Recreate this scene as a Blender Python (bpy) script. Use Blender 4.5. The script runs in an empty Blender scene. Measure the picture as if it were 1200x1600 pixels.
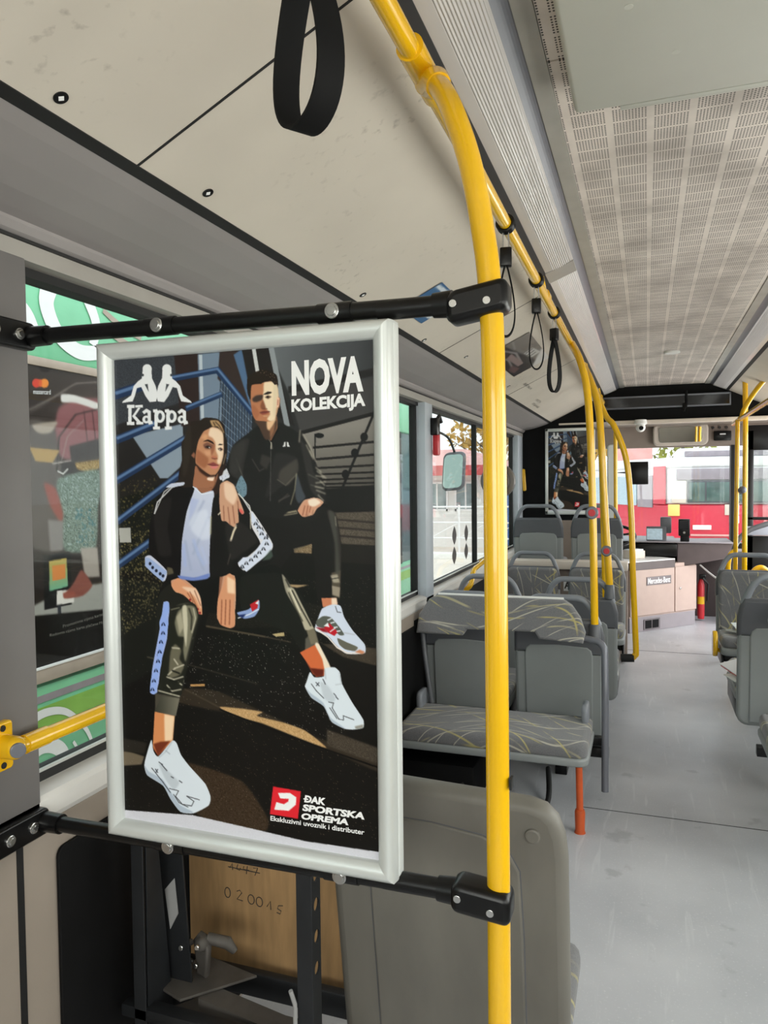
import bpy, bmesh, math, random
import numpy as np
from mathutils import Vector, Matrix

random.seed(7)
scene = bpy.context.scene
C = scene.collection
PI = math.pi

# ------------------------------------------------------------------ camera
cam_d = bpy.data.cameras.new('camera')
cam = bpy.data.objects.new('camera', cam_d)
C.objects.link(cam)
cam_d.sensor_fit = 'VERTICAL'
cam_d.sensor_height = 36.0
cam_d.lens = 36.0 * 1163.02 / 1600.0
cam_d.clip_start = 0.02
cam_d.clip_end = 300
Rr = [(0.94313897, 0.0022864, -0.33239081), (0.33222404, -0.03889452, 0.94239822), (-0.01077348, -0.99924071, -0.03744254)]
cam.matrix_world = Matrix([[Rr[i][0], -Rr[i][1], -Rr[i][2], (0, 0, 1.5)[i]] for i in range(3)] + [[0, 0, 0, 1]])
scene.camera = cam

# ------------------------------------------------------------------ light
world = bpy.data.worlds.new('world')
scene.world = world
world.use_nodes = True
wn = world.node_tree.nodes
wl = world.node_tree.links
bg = wn['Background']
tc = wn.new('ShaderNodeTexCoord'); nz = wn.new('ShaderNodeTexNoise'); rp = wn.new('ShaderNodeValToRGB')
nz.inputs['Scale'].default_value = 2.5; nz.inputs['Detail'].default_value = 5
rp.color_ramp.elements[0].position = .35; rp.color_ramp.elements[0].color = (.72, .82, .95, 1)
rp.color_ramp.elements[1].position = .6; rp.color_ramp.elements[1].color = (1, 1, 1, 1)
wl.new(tc.outputs['Generated'], nz.inputs['Vector']); wl.new(nz.outputs['Fac'], rp.inputs['Fac']); wl.new(rp.outputs['Color'], bg.inputs['Color'])
bg.inputs['Strength'].default_value = 2.0

def area(name, loc, rot, sx, sy, power, col=(1, 1, 1)):
    d = bpy.data.lights.new(name, 'AREA'); d.shape = 'RECTANGLE'; d.size = sx; d.size_y = sy; d.energy = power; d.color = col
    o = bpy.data.objects.new(name, d); o.location = loc; o.rotation_euler = rot; C.objects.link(o)
    return o
# added lamps outside right and rear windows; stand-ins for daylight, lifting the interior
area('fill_right_doors', (1.62, 2.2, 1.25), (0, PI / 2, 0), 1.7, 3.4, 92, (1, .955, .92))
area('fill_right_rear', (1.62, -0.7, 1.25), (0, PI / 2, 0), 1.5, 1.7, 30, (1, .955, .92))
area('fill_rear_window', (0.1, -2.0, 1.55), (PI / 2, 0, 0), 2.0, 1.1, 48, (1, .955, .92))
area('fill_front_door', (1.62, 6.9, 1.2), (0, PI / 2, 0), 1.8, 2.2, 75, (1, .965, .95))

sun_d = bpy.data.lights.new('sun', 'SUN'); sun_d.energy = 1.2; sun_d.angle = math.radians(40)
sun = bpy.data.objects.new('sun', sun_d); sun.rotation_euler = (math.radians(25), math.radians(38), 0); C.objects.link(sun)

scene.view_settings.view_transform = 'Standard'
scene.view_settings.look = 'None'
scene.view_settings.gamma = 1
scene.view_settings.use_curve_mapping = False
scene.view_settings.exposure = 0.24
scene.cycles.max_bounces = 10
scene.cycles.diffuse_bounces = 5
scene.cycles.transparent_max_bounces = 16
scene.cycles.use_denoising = True
scene.cycles.sample_clamp_indirect = 6

# ------------------------------------------------------------------ materials
def lin(c):
    return tuple(((v / 255) / 12.92 if v / 255 <= .04045 else ((v / 255 + .055) / 1.055) ** 2.4) for v in c)

def mat(name, col, rough=.5, metal=0.0, var=0.0, scale=12, bump=0.0, coat=0.0, emit=0.0, spec=.5, stretch=None):
    m = bpy.data.materials.new(name); m.use_nodes = True
    nt = m.node_tree; b = nt.nodes['Principled BSDF']
    c = lin(col)
    b.inputs['Base Color'].default_value = (*c, 1)
    b.inputs['Roughness'].default_value = rough
    b.inputs['Metallic'].default_value = metal
    b.inputs['Coat Weight'].default_value = coat
    b.inputs['Specular IOR Level'].default_value = spec
    t = nt.nodes.new('ShaderNodeTexCoord'); n = nt.nodes.new('ShaderNodeTexNoise')
    n.inputs['Scale'].default_value = scale; n.inputs['Detail'].default_value = 6
    if stretch:
        mp = nt.nodes.new('ShaderNodeMapping'); mp.inputs['Scale'].default_value = stretch
        nt.links.new(t.outputs['Object'], mp.inputs['Vector']); nt.links.new(mp.outputs['Vector'], n.inputs['Vector'])
    else:
        nt.links.new(t.outputs['Object'], n.inputs['Vector'])
    r = nt.nodes.new('ShaderNodeValToRGB')
    r.color_ramp.elements[0].position = .3; r.color_ramp.elements[1].position = .7
    r.color_ramp.elements[0].color = (*[max(0, v * (1 - var)) for v in c], 1)
    r.color_ramp.elements[1].color = (*[min(1, v * (1 + var * .6)) for v in c], 1)
    nt.links.new(n.outputs['Fac'], r.inputs['Fac']); nt.links.new(r.outputs['Color'], b.inputs['Base Color'])
    if bump:
        bp = nt.nodes.new('ShaderNodeBump'); bp.inputs['Strength'].default_value = bump; bp.inputs['Distance'].default_value = .002
        nt.links.new(n.outputs['Fac'], bp.inputs['Height']); nt.links.new(bp.outputs['Normal'], b.inputs['Normal'])
    if emit:
        b.inputs['Emission Color'].default_value = (1, .98, .95, 1); b.inputs['Emission Strength'].default_value = emit
    return m

M = {}
M['yellow'] = mat('yellow_paint', (232, 180, 16), .22, var=.05, coat=.4)
M['black'] = mat('black_plastic', (9, 9, 10), .3, var=.2, spec=.35)
M['blackmatte'] = mat('black_matte', (12, 12, 13), .75, var=.3, bump=.1, spec=.2)
M['rubber'] = mat('black_rubber', (14, 14, 15), .6, var=.1)
M['alu'] = mat('satin_aluminium', (214, 218, 216), .32, metal=.35, var=.03)
M['whiteframe'] = mat('pale_frame', (222, 226, 224), .35, metal=.2, var=.03)
M['steel'] = mat('screw_steel', (200, 200, 198), .25, metal=1, var=.1)
M['ceil'] = mat('beige_ceiling', (203, 195, 183), .55, var=.06, scale=3, bump=.03)
def soil(m, amount=.5):
    nt = m.node_tree; b = nt.nodes['Principled BSDF']; N = nt.nodes.new; L = nt.links.new
    src = b.inputs['Base Color'].links[0].from_socket
    t = N('ShaderNodeTexCoord'); a = N('ShaderNodeTexNoise'); a.inputs['Scale'].default_value = 42; a.inputs['Detail'].default_value = 6; L(t.outputs['Object'], a.inputs['Vector'])
    g = N('ShaderNodeTexNoise'); g.inputs['Scale'].default_value = 2.3; g.inputs['Detail'].default_value = 3; L(t.outputs['Object'], g.inputs['Vector'])
    ra = N('ShaderNodeValToRGB'); ra.color_ramp.elements[0].position = .60; ra.color_ramp.elements[1].position = .74; L(a.outputs['Fac'], ra.inputs['Fac'])
    rg = N('ShaderNodeValToRGB'); rg.color_ramp.elements[0].position = .50; rg.color_ramp.elements[1].position = .68; L(g.outputs['Fac'], rg.inputs['Fac'])
    mu = N('ShaderNodeMath'); mu.operation = 'MULTIPLY'; L(ra.outputs['Color'], mu.inputs[0]); L(rg.outputs['Color'], mu.inputs[1])
    m2 = N('ShaderNodeMath'); m2.operation = 'MULTIPLY'; L(mu.outputs[0], m2.inputs[0]); m2.inputs[1].default_value = amount
    x = N('ShaderNodeMix'); x.data_type = 'RGBA'; L(m2.outputs[0], x.inputs[0]); L(src, x.inputs[6]); x.inputs[7].default_value = (*lin((96, 86, 76)), 1); L(x.outputs[2], b.inputs['Base Color'])
soil(M['ceil'], .45)
M['cove'] = mat('grey_cove', (146, 141, 140), .5, var=.05, scale=3)
M['covelight'] = mat('light_cove_edge', (156, 152, 146), .5, var=.05)
M['sill'] = mat('sill_white', (214, 212, 208), .45, var=.05)
M['pillar'] = mat('pillar_grey', (112, 109, 108), .55, var=.08, scale=6)
M['pillarblue'] = mat('pillar_light', (176, 184, 192), .45, var=.05)
M['taupe'] = mat('taupe_panel', (150, 139, 128), .55, var=.06, scale=5)
M['shell'] = mat('seat_shell_grey', (134, 138, 138), .42, var=.06, scale=5)
M['shelldark'] = mat('seat_shell_dark', (86, 88, 93), .45, var=.06)
M['handle'] = mat('grey_handle', (128, 132, 139), .4, var=.06)
M['shelldirty'] = mat('seat_shell_worn', (112, 109, 102), .5, var=.18, scale=9, bump=.05, stretch=(1, 1, .35))
M['metalgrey'] = mat('grey_tube', (112, 114, 122), .35, metal=.2, var=.05)
M['yellowlight'] = mat('pale_yellow_lamp', (228, 206, 120), .4, var=.05)
M['orange'] = mat('orange_paint', (196, 84, 36), .45, var=.12, scale=25)
M['white'] = mat('white_plastic', (228, 228, 226), .4, var=.03)
M['paper'] = mat('white_paper', (226, 232, 232), .7, var=.03)
M['beigecab'] = mat('beige_cabinet', (178, 157, 147), .5, var=.04)
M['dash'] = mat('dash_brown', (86, 76, 76), .5, var=.08)
M['cabgrey'] = mat('cabinet_plinth', (140, 134, 138), .5, var=.05)
M['red'] = mat('red_plastic', (190, 40, 48), .35, var=.08)
M['redbus'] = mat('bus_red_paint', (205, 42, 66), .35, var=.04, coat=.3)
M['whitebus'] = mat('bus_white_paint', (222, 222, 224), .4, var=.03)
M['busglass'] = mat('far_bus_glass', (86, 108, 104), .12, var=.45, scale=2.5)
M['busgrey'] = mat('bus_grey_panel', (150, 142, 150), .4, var=.1)
M['greenbus'] = mat('green_wrap', (126, 204, 160), .4, var=.07, scale=4)
M['greenlight'] = mat('yellow_green_wrap', (140, 190, 84), .45, var=.12, scale=4)
M['tealglass'] = mat('teal_window_glass', (64, 92, 98), .1, var=.25, scale=2)
M['framebeige'] = mat('beige_window_frame', (176, 160, 146), .5, var=.08)
M['darksteel'] = mat('dark_steel', (40, 42, 45), .45, metal=.35, var=.2, scale=15)
M['duststeel'] = mat('dusty_steel', (84, 80, 76), .65, metal=.2, var=.25, scale=18)
M['ground'] = mat('pale_asphalt', (222, 215, 204), .9, var=.1, scale=1.2)
M['fog'] = mat('matt_grey', (150, 150, 150), .8)
M['leaf'] = mat('autumn_leaf', (140, 146, 62), .8, var=.45, scale=1.5)
M['leaf2'] = mat('yellow_leaf', (186, 150, 72), .8, var=.4, scale=1.5)
M['bark'] = mat('bark', (84, 74, 64), .9, var=.3)
M['wallwhite'] = mat('station_wall', (236, 235, 232), .8, var=.05)
M['roofred'] = mat('roof_red', (196, 84, 84), .6, var=.15, scale=3)
M['roofpink'] = mat('roof_weathered', (212, 160, 156), .6, var=.15, scale=3)
M['bluepanel'] = mat('blue_panel', (80, 130, 196), .5, var=.2)
M['screen'] = mat('dark_screen', (22, 22, 24), .12, var=.1)
M['screenlit'] = mat('pale_display', (178, 200, 212), .25, var=.15, scale=40)
M['mirror'] = mat('mirror_glass', (235, 240, 240), .02, metal=1)
M['letter_dark'] = mat('dark_lettering', (60, 56, 54), .5)
M['letter_white'] = mat('white_lettering', (240, 240, 240), .5)
M['letter_grey'] = mat('grey_lettering', (120, 116, 110), .6)
M['buttongrey'] = mat('button_grey', (66, 62, 60), .45)
M['farmirror'] = mat('wing_mirror_glass', (150, 170, 160), .03, metal=1)
M['palewin'] = mat('pale_far_window', (150, 164, 166), .2, var=.35, scale=3)
M['badge'] = mat('badge_plate', (108, 102, 104), .35, metal=.4, var=.05)
M['cream'] = mat('cream_plastic', (214, 202, 190), .4, var=.03)
M['taupefront'] = mat('header_taupe', (150, 136, 126), .55, var=.05)
M['hatch'] = mat('hatch_grey', (188, 188, 180), .45, var=.04, scale=5, bump=.02)
M['metalstrip'] = mat('ceiling_metal_strip', (176, 174, 168), .4, metal=.25, var=.1, scale=10)

def glass(name, tint, refl=.9):
    m = bpy.data.materials.new(name); m.use_nodes = True; nt = m.node_tree; nt.nodes.clear()
    o = nt.nodes.new('ShaderNodeOutputMaterial'); t = nt.nodes.new('ShaderNodeBsdfTransparent'); g = nt.nodes.new('ShaderNodeBsdfGlossy')
    gm = nt.nodes.new('ShaderNodeNewGeometry'); vd = nt.nodes.new('ShaderNodeVectorMath'); vd.operation = 'DOT_PRODUCT'; mx = nt.nodes.new('ShaderNodeMixShader')
    n = nt.nodes.new('ShaderNodeTexNoise'); n.inputs['Scale'].default_value = 3
    r = nt.nodes.new('ShaderNodeValToRGB')
    r.color_ramp.elements[0].color = (*[v * .96 for v in tint], 1); r.color_ramp.elements[1].color = (*tint, 1)
    nt.links.new(n.outputs['Fac'], r.inputs['Fac']); nt.links.new(r.outputs['Color'], t.inputs['Color'])
    def mth(op, a, b=None):
        q = nt.nodes.new('ShaderNodeMath'); q.operation = op; nt.links.new(a, q.inputs[0])
        if b is not None: q.inputs[1].default_value = b
        return q.outputs[0]
    nt.links.new(gm.outputs['Normal'], vd.inputs[0]); nt.links.new(gm.outputs['Incoming'], vd.inputs[1])
    ic = mth('SUBTRACT', mth('ABSOLUTE', vd.outputs['Value']), 1.0); sch = mth('ADD', mth('MULTIPLY', mth('POWER', mth('ABSOLUTE', ic), 5.0), .55), .025)
    g.inputs['Roughness'].default_value = .02
    g.inputs['Color'].default_value = (refl, refl, refl, 1)
    nt.links.new(sch, mx.inputs[0]); nt.links.new(t.outputs[0], mx.inputs[1]); nt.links.new(g.outputs[0], mx.inputs[2])
    nt.links.new(mx.outputs[0], o.inputs['Surface'])
    return m
M['glass'] = glass('window_glass', (.88, .90, .88))
M['clear'] = glass('clear_glass', (.93, .95, .94))

def fabric():
    m = bpy.data.materials.new('striped_seat_fabric'); m.use_nodes = True; nt = m.node_tree; b = nt.nodes['Principled BSDF']
    N = nt.nodes.new; L = nt.links.new
    t = N('ShaderNodeTexCoord')
    base = N('ShaderNodeTexNoise'); base.inputs['Scale'].default_value = 260; base.inputs['Detail'].default_value = 3
    L(t.outputs['Object'], base.inputs['Vector'])
    r0 = N('ShaderNodeValToRGB'); r0.color_ramp.elements[0].color = (*lin((92, 92, 94)), 1); r0.color_ramp.elements[1].color = (*lin((130, 130, 132)), 1)
    L(base.outputs['Fac'], r0.inputs['Fac'])
    cur = r0.outputs['Color']
    sp = N('ShaderNodeSeparateXYZ'); L(t.outputs['Object'], sp.inputs[0]); ad = N('ShaderNodeMath'); ad.operation = 'ADD'; L(sp.outputs[1], ad.inputs[0]); L(sp.outputs[2], ad.inputs[1])
    cb_ = N('ShaderNodeCombineXYZ'); L(sp.outputs[0], cb_.inputs[0]); L(ad.outputs[0], cb_.inputs[1])
    wob = N('ShaderNodeTexNoise'); wob.inputs['Scale'].default_value = 1.7; wob.inputs['Detail'].default_value = 0; L(cb_.outputs[0], wob.inputs['Vector'])
    for k, (sc, off, colr, thr) in enumerate([(1.9, (1.3, .7, 0), (176, 166, 112), .988), (2.6, (-1.1, 1.6, 0), (178, 174, 160), .985), (2.2, (.5, -1.7, 0), (170, 164, 136), .986), (3.1, (-1.7, -.5, 0), (176, 172, 160), .985), (1.6, (2.3, -1.4, 0), (178, 168, 116), .99)]):
        mp = N('ShaderNodeMapping'); mp.inputs['Location'].default_value = off
        L(cb_.outputs[0], mp.inputs['Vector'])
        vm = N('ShaderNodeVectorMath'); vm.operation = 'SCALE'; vm.inputs['Scale'].default_value = .28 + .1 * k; L(wob.outputs['Color'], vm.inputs[0])
        va = N('ShaderNodeVectorMath'); va.operation = 'ADD'; L(mp.outputs['Vector'], va.inputs[0]); L(vm.outputs[0], va.inputs[1])
        w = N('ShaderNodeTexWave'); w.wave_type = 'RINGS'; w.rings_direction = 'Z'
        w.inputs['Scale'].default_value = sc; w.inputs['Distortion'].default_value = 0
        L(va.outputs[0], w.inputs['Vector'])
        rr = N('ShaderNodeValToRGB'); rr.color_ramp.elements[0].position = thr; rr.color_ramp.elements[1].position = min(.9995, thr + .010)
        L(w.outputs['Fac'], rr.inputs['Fac'])
        mk = N('ShaderNodeTexNoise'); mk.inputs['Scale'].default_value = 3.4 + k; L(mp.outputs['Vector'], mk.inputs['Vector'])
        mr = N('ShaderNodeValToRGB'); mr.color_ramp.elements[0].position = .43; mr.color_ramp.elements[1].position = .56
        L(mk.outputs['Fac'], mr.inputs['Fac'])
        mu = N('ShaderNodeMath'); mu.operation = 'MULTIPLY'; L(rr.outputs['Color'], mu.inputs[0]); L(mr.outputs['Color'], mu.inputs[1])
        mx = N('ShaderNodeMix'); mx.data_type = 'RGBA'; L(mu.outputs[0], mx.inputs[0]); L(cur, mx.inputs[6]); mx.inputs[7].default_value = (*lin(colr), 1)
        cur = mx.outputs[2]
    L(cur, b.inputs['Base Color']); b.inputs['Roughness'].default_value = .95; b.inputs['Specular IOR Level'].default_value = .15
    b.inputs['Sheen Weight'].default_value = .25
    bp = N('ShaderNodeBump'); bp.inputs['Strength'].default_value = .25; bp.inputs['Distance'].default_value = .001
    L(base.outputs['Fac'], bp.inputs['Height']); L(bp.outputs['Normal'], b.inputs['Normal'])
    return m
M['fabric'] = fabric()

def floor_mat():
    m = bpy.data.materials.new('speckled_floor_vinyl'); m.use_nodes = True; nt = m.node_tree; b = nt.nodes['Principled BSDF']
    N = nt.nodes.new; L = nt.links.new
    t = N('ShaderNodeTexCoord')
    a = N('ShaderNodeTexNoise'); a.inputs['Scale'].default_value = 1.6; a.inputs['Detail'].default_value = 8; L(t.outputs['Object'], a.inputs['Vector'])
    ra = N('ShaderNodeValToRGB'); ra.color_ramp.elements[0].position = .3; ra.color_ramp.elements[1].position = .72
    ra.color_ramp.elements[0].color = (*lin((164, 166, 171)), 1); ra.color_ramp.elements[1].color = (*lin((194, 195, 199)), 1)
    L(a.outputs['Fac'], ra.inputs['Fac'])
    s = N('ShaderNodeTexNoise'); s.inputs['Scale'].default_value = 120; s.inputs['Detail'].default_value = 4; L(t.outputs['Object'], s.inputs['Vector'])
    rs = N('ShaderNodeValToRGB'); rs.color_ramp.elements[0].position = .60; rs.color_ramp.elements[1].position = .80
    L(s.outputs['Fac'], rs.inputs['Fac'])
    mx = N('ShaderNodeMix'); mx.data_type = 'RGBA'; L(rs.outputs['Color'], mx.inputs[0]); L(ra.outputs['Color'], mx.inputs[6]); mx.inputs[7].default_value = (*lin((206, 207, 209)), 1)
    d = N('ShaderNodeTexNoise'); d.inputs['Scale'].default_value = 6; d.inputs['Detail'].default_value = 8; L(t.outputs['Object'], d.inputs['Vector'])
    rd = N('ShaderNodeValToRGB'); rd.color_ramp.elements[0].position = .3; rd.color_ramp.elements[1].position = .36
    rd.color_ramp.elements[0].color = (.55, .55, .55, 1); rd.color_ramp.elements[1].color = (1, 1, 1, 1); L(d.outputs['Fac'], rd.inputs['Fac'])
    mm = N('ShaderNodeMix'); mm.data_type = 'RGBA'; mm.blend_type = 'MULTIPLY'; mm.inputs[0].default_value = .5
    L(mx.outputs[2], mm.inputs[6]); L(rd.outputs['Color'], mm.inputs[7]); L(mm.outputs[2], b.inputs['Base Color'])
    mpx = N('ShaderNodeMapping'); mpx.inputs['Rotation'].default_value = (0, 0, .5); mpx.inputs['Scale'].default_value = (14, 1.2, 1); L(t.outputs['Object'], mpx.inputs['Vector'])
    scr = N('ShaderNodeTexNoise'); scr.inputs['Scale'].default_value = 2.2; scr.inputs['Detail'].default_value = 5; scr.inputs['Distortion'].default_value = .8; L(mpx.outputs['Vector'], scr.inputs['Vector'])
    rsc = N('ShaderNodeValToRGB'); rsc.color_ramp.elements[0].position = .60; rsc.color_ramp.elements[1].position = .70; rsc.color_ramp.elements[0].color = (0, 0, 0, 1); rsc.color_ramp.elements[1].color = (.35, .35, .35, 1); L(scr.outputs['Fac'], rsc.inputs['Fac'])
    ms = N('ShaderNodeMix'); ms.data_type = 'RGBA'; L(rsc.outputs['Color'], ms.inputs[0]); L(mm.outputs[2], ms.inputs[6]); ms.inputs[7].default_value = (*lin((208, 209, 211)), 1); L(ms.outputs[2], b.inputs['Base Color'])
    bpf = N('ShaderNodeBump'); bpf.inputs['Strength'].default_value = .12; bpf.inputs['Distance'].default_value = .003; L(d.outputs['Fac'], bpf.inputs['Height']); L(bpf.outputs['Normal'], b.inputs['Normal'])
    rr = N('ShaderNodeMapRange'); rr.inputs[3].default_value = .26; rr.inputs[4].default_value = .48; L(d.outputs['Fac'], rr.inputs[0]); L(rr.outputs[0], b.inputs['Roughness'])
    return m
M['floor'] = floor_mat()

def perforated():
    m = bpy.data.materials.new('perforated_ceiling_sheet'); m.use_nodes = True; nt = m.node_tree; b = nt.nodes['Principled BSDF']
    N = nt.nodes.new; L = nt.links.new
    t = N('ShaderNodeTexCoord'); sx = N('ShaderNodeSeparateXYZ'); L(t.outputs['Object'], sx.inputs[0])
    def math_(op, a, bb=None, c=None):
        n = N('ShaderNodeMath'); n.operation = op
        for i, v in enumerate((a, bb, c)):
            if v is None: continue
            if isinstance(v, (int, float)): n.inputs[i].default_value = v
            else: L(v, n.inputs[i])
        return n.outputs[0]
    px, py = .0072, .0085
    gx, gy = px * 13, py * 8
    u = math_('DIVIDE', sx.outputs[0], px); v = math_('DIVIDE', sx.outputs[1], py)
    du = math_('SUBTRACT', math_('FRACT', u), .5); dv = math_('SUBTRACT', math_('FRACT', v), .5)
    d = math_('SQRT', math_('ADD', math_('MULTIPLY', du, du), math_('MULTIPLY', dv, dv)))
    hole = math_('LESS_THAN', d, .30)
    mgx = math_('GREATER_THAN', math_('FRACT', math_('DIVIDE', sx.outputs[0], gx)), 2.0 / 13)
    mgy = math_('GREATER_THAN', math_('FRACT', math_('DIVIDE', sx.outputs[1], gy)), 1.0 / 8)
    k = math_('MULTIPLY', math_('MULTIPLY', hole, mgx), mgy)
    n = N('ShaderNodeTexNoise'); n.inputs['Scale'].default_value = 5; n.inputs['Detail'].default_value = 6; L(t.outputs['Object'], n.inputs['Vector'])
    r = N('ShaderNodeValToRGB'); r.color_ramp.elements[0].color = (*lin((186, 177, 170)), 1); r.color_ramp.elements[1].color = (*lin((226, 216, 208)), 1)
    r.color_ramp.elements[0].position = .3; r.color_ramp.elements[1].position = .6
    L(n.outputs['Fac'], r.inputs['Fac'])
    mx = N('ShaderNodeMix'); mx.data_type = 'RGBA'; L(k, mx.inputs[0]); L(r.outputs['Color'], mx.inputs[6]); mx.inputs[7].default_value = (*lin((64, 58, 55)), 1)
    L(mx.outputs[2], b.inputs['Base Color']); b.inputs['Roughness'].default_value = .5
    return m
M['perf'] = perforated()

def plywood():
    m = mat('plywood', (178, 142, 98), .7, var=.22, scale=5, stretch=(9, 1, 1.2), bump=.1)
    return m
M['ply'] = plywood()

def lens(name, emit):
    m = mat(name, (186, 182, 180), .3, var=.06, scale=3, coat=.3, emit=emit)
    return m
M['lens_off'] = lens('strip_lens', .0)
M['lens_glow'] = lens('strip_lens_glow', .12)  # faint glow added to imitate window light reflected along the front strips

def vcol(name, rough):
    m = bpy.data.materials.new(name); m.use_nodes = True; nt = m.node_tree; b = nt.nodes['Principled BSDF']
    a = nt.nodes.new('ShaderNodeVertexColor'); a.layer_name = 'print'
    nt.links.new(a.outputs['Color'], b.inputs['Base Color']); b.inputs['Roughness'].default_value = rough
    b.inputs['Specular IOR Level'].default_value = .22
    g = nt.nodes.new('ShaderNodeGamma'); g.inputs['Gamma'].default_value = 1.12; nt.links.new(a.outputs['Color'], g.inputs['Color']); nt.links.new(g.outputs['Color'], b.inputs['Base Color'])
    return m
M['print'] = vcol('printed_poster', .3)

# ------------------------------------------------------------------ mesh helpers
def V3(p): return Vector(p)

class MB:
    def __init__(s): s.v = []; s.f = []; s.sm = []
    def add(s, vs, fs, smooth=False):
        o = len(s.v); s.v += [tuple(p) for p in vs]; s.f += [tuple(i + o for i in f) for f in fs]; s.sm += [smooth] * len(fs); return s
    def bm(s, b, smooth=True, mx=None):
        b.verts.ensure_lookup_table(); b.verts.index_update()
        vs = [(mx @ q.co if mx else q.co) for q in b.verts]
        s.add(vs, [[q.index for q in f.verts] for f in b.faces], smooth); b.free(); return s
    def box(s, x0, x1, y0, y1, z0, z1, bev=0.0, seg=2, mx=None):
        b = bmesh.new(); bmesh.ops.create_cube(b, size=1)
        for q in b.verts: q.co = Vector(((x0 + x1) / 2 + q.co.x * abs(x1 - x0), (y0 + y1) / 2 + q.co.y * abs(y1 - y0), (z0 + z1) / 2 + q.co.z * abs(z1 - z0)))
        if bev: bmesh.ops.bevel(b, geom=b.edges[:], offset=bev, segments=seg, affect='EDGES', profile=.5)
        return s.bm(b, bool(bev), mx)
    def tube(s, pts, r, seg=14, caps=True, closed=False):
        pts = [Vector(p) for p in pts]; n = len(pts)
        rs = r if isinstance(r, (list, tuple)) else [r] * n
        T = []
        for i in range(n):
            a = pts[(i - 1) % n] if (closed or i > 0) else pts[i]; c = pts[(i + 1) % n] if (closed or i < n - 1) else pts[i]
            T.append((c - a).normalized())
        up = Vector((0, 0, 1)) if abs(T[0].z) < .9 else Vector((1, 0, 0))
        N = (up - T[0] * up.dot(T[0])).normalized(); vs = []
        for i in range(n):
            N = (N - T[i] * N.dot(T[i])).normalized(); B = T[i].cross(N)
            for k in range(seg):
                a = 2 * PI * k / seg; vs.append(pts[i] + (N * math.cos(a) + B * math.sin(a)) * rs[i])
        fs = []
        for i in range(n if closed else n - 1):
            j = (i + 1) % n
            for k in range(seg):
                l = (k + 1) % seg; fs.append((i * seg + k, i * seg + l, j * seg + l, j * seg + k))
        s.add(vs, fs, True)
        if caps and not closed:
            s.add(vs[:seg], [tuple(reversed(range(seg)))]); s.add(vs[-seg:], [tuple(range(seg))])
        return s
    def cyl(s, p, q, r, seg=20): return s.tube([p, q], r, seg)
    def disc(s, c, axis, r, h, seg=20, bev=0.0):
        c = Vector(c); a = Vector(axis).normalized(); b = min(bev or h * .3, r * .4, h * .9)
        return s.tube([c, c + a * (h - b), c + a * (h - b * .3), c + a * h], [r, r, r - b * .3, r - b], seg)
    def ball(s, c, r, sc=(1, 1, 1), seg=16):
        b = bmesh.new(); bmesh.ops.create_uvsphere(b, u_segments=seg, v_segments=seg // 2, radius=r)
        for q in b.verts: q.co = Vector((c[0] + q.co.x * sc[0], c[1] + q.co.y * sc[1], c[2] + q.co.z * sc[2]))
        return s.bm(b, True)
    def slab(s, out, t, fn, bev=0.0, seg=3, back=True):
        """extrude the outline (u,v) by t along w with rounded rims; fn maps (u,v,w) to 3-D"""
        out = list(out); n = len(out)
        def inset(d):
            r = []
            for i in range(n):
                p = Vector(out[i - 1]); c = Vector(out[i]); q = Vector(out[(i + 1) % n])
                e1 = (c - p).normalized(); e2 = (q - c).normalized()
                n1 = Vector((-e1.y, e1.x)); n2 = Vector((-e2.y, e2.x)); m = n1 + n2
                L = max(m.length_squared / 2, .35); r.append(c + m * (d / L))
            return r
        A = sum(out[i][0] * out[(i + 1) % n][1] - out[(i + 1) % n][0] * out[i][1] for i in range(n))
        if A < 0: out.reverse()
        rings = []
        if bev:
            for k in range(seg + 1):
                a = PI / 2 * k / seg; rings.append((bev * (1 - math.sin(a)), bev * (1 - math.cos(a))))
            if back: rings += [(d, t - w) for d, w in reversed(rings)]
            else: rings.append((0, t))
        else: rings = [(0, 0), (0, t)]
        vs = []
        for d, w in rings:
            for p in (inset(d) if d > 1e-6 else out): vs.append(fn(p[0], p[1], w))
        fs = []
        for i in range(len(rings) - 1):
            for k in range(n):
                l = (k + 1) % n; fs.append((i * n + k, i * n + l, (i + 1) * n + l, (i + 1) * n + k))
        s.add(vs, fs, bool(bev))
        s.add(vs[:n], [tuple(reversed(range(n)))]); s.add(vs[-n:], [tuple(range(n))])
        return s
    def flat(s, pts): return s.add(pts, [tuple(range(len(pts)))])
    def text(s, body, o, U, W, width=None, height=None, bold=0.0, shear=0.0, thick=0.0):
        cu = bpy.data.curves.new('t', 'FONT'); cu.body = body; cu.size = 1; cu.offset = bold; cu.shear = shear; cu.resolution_u = 3
        ob = bpy.data.objects.new('t', cu); me = bpy.data.meshes.new_from_object(ob)
        vs = [q.co.copy() for q in me.vertices]; fs = [tuple(p.vertices) for p in me.polygons]
        bpy.data.objects.remove(ob); bpy.data.curves.remove(cu); bpy.data.meshes.remove(me)
        if not vs: return s
        x0 = min(q.x for q in vs); x1 = max(q.x for q in vs); y0 = min(q.y for q in vs); y1 = max(q.y for q in vs)
        ky = (height / (y1 - y0)) if height else None; kx = (width / (x1 - x0)) if width else ky
        ky = ky or kx
        o = Vector(o); U = Vector(U); W = Vector(W)
        return s.add([o + U * ((q.x - x0) * kx) + W * ((q.y - y0) * ky) for q in vs], fs)
    def build(s, name, m, parent=None, loc=None):
        me = bpy.data.meshes.new(name); me.from_pydata(s.v, [], s.f); me.polygons.foreach_set('use_smooth', s.sm)
        me.materials.append(M[m] if isinstance(m, str) else m); me.update()
        if any(s.sm):
            try: me.set_sharp_from_angle(angle=math.radians(42))
            except Exception: pass
        o = bpy.data.objects.new(name, me); C.objects.link(o)
        if parent: o.parent = parent
        return o

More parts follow.
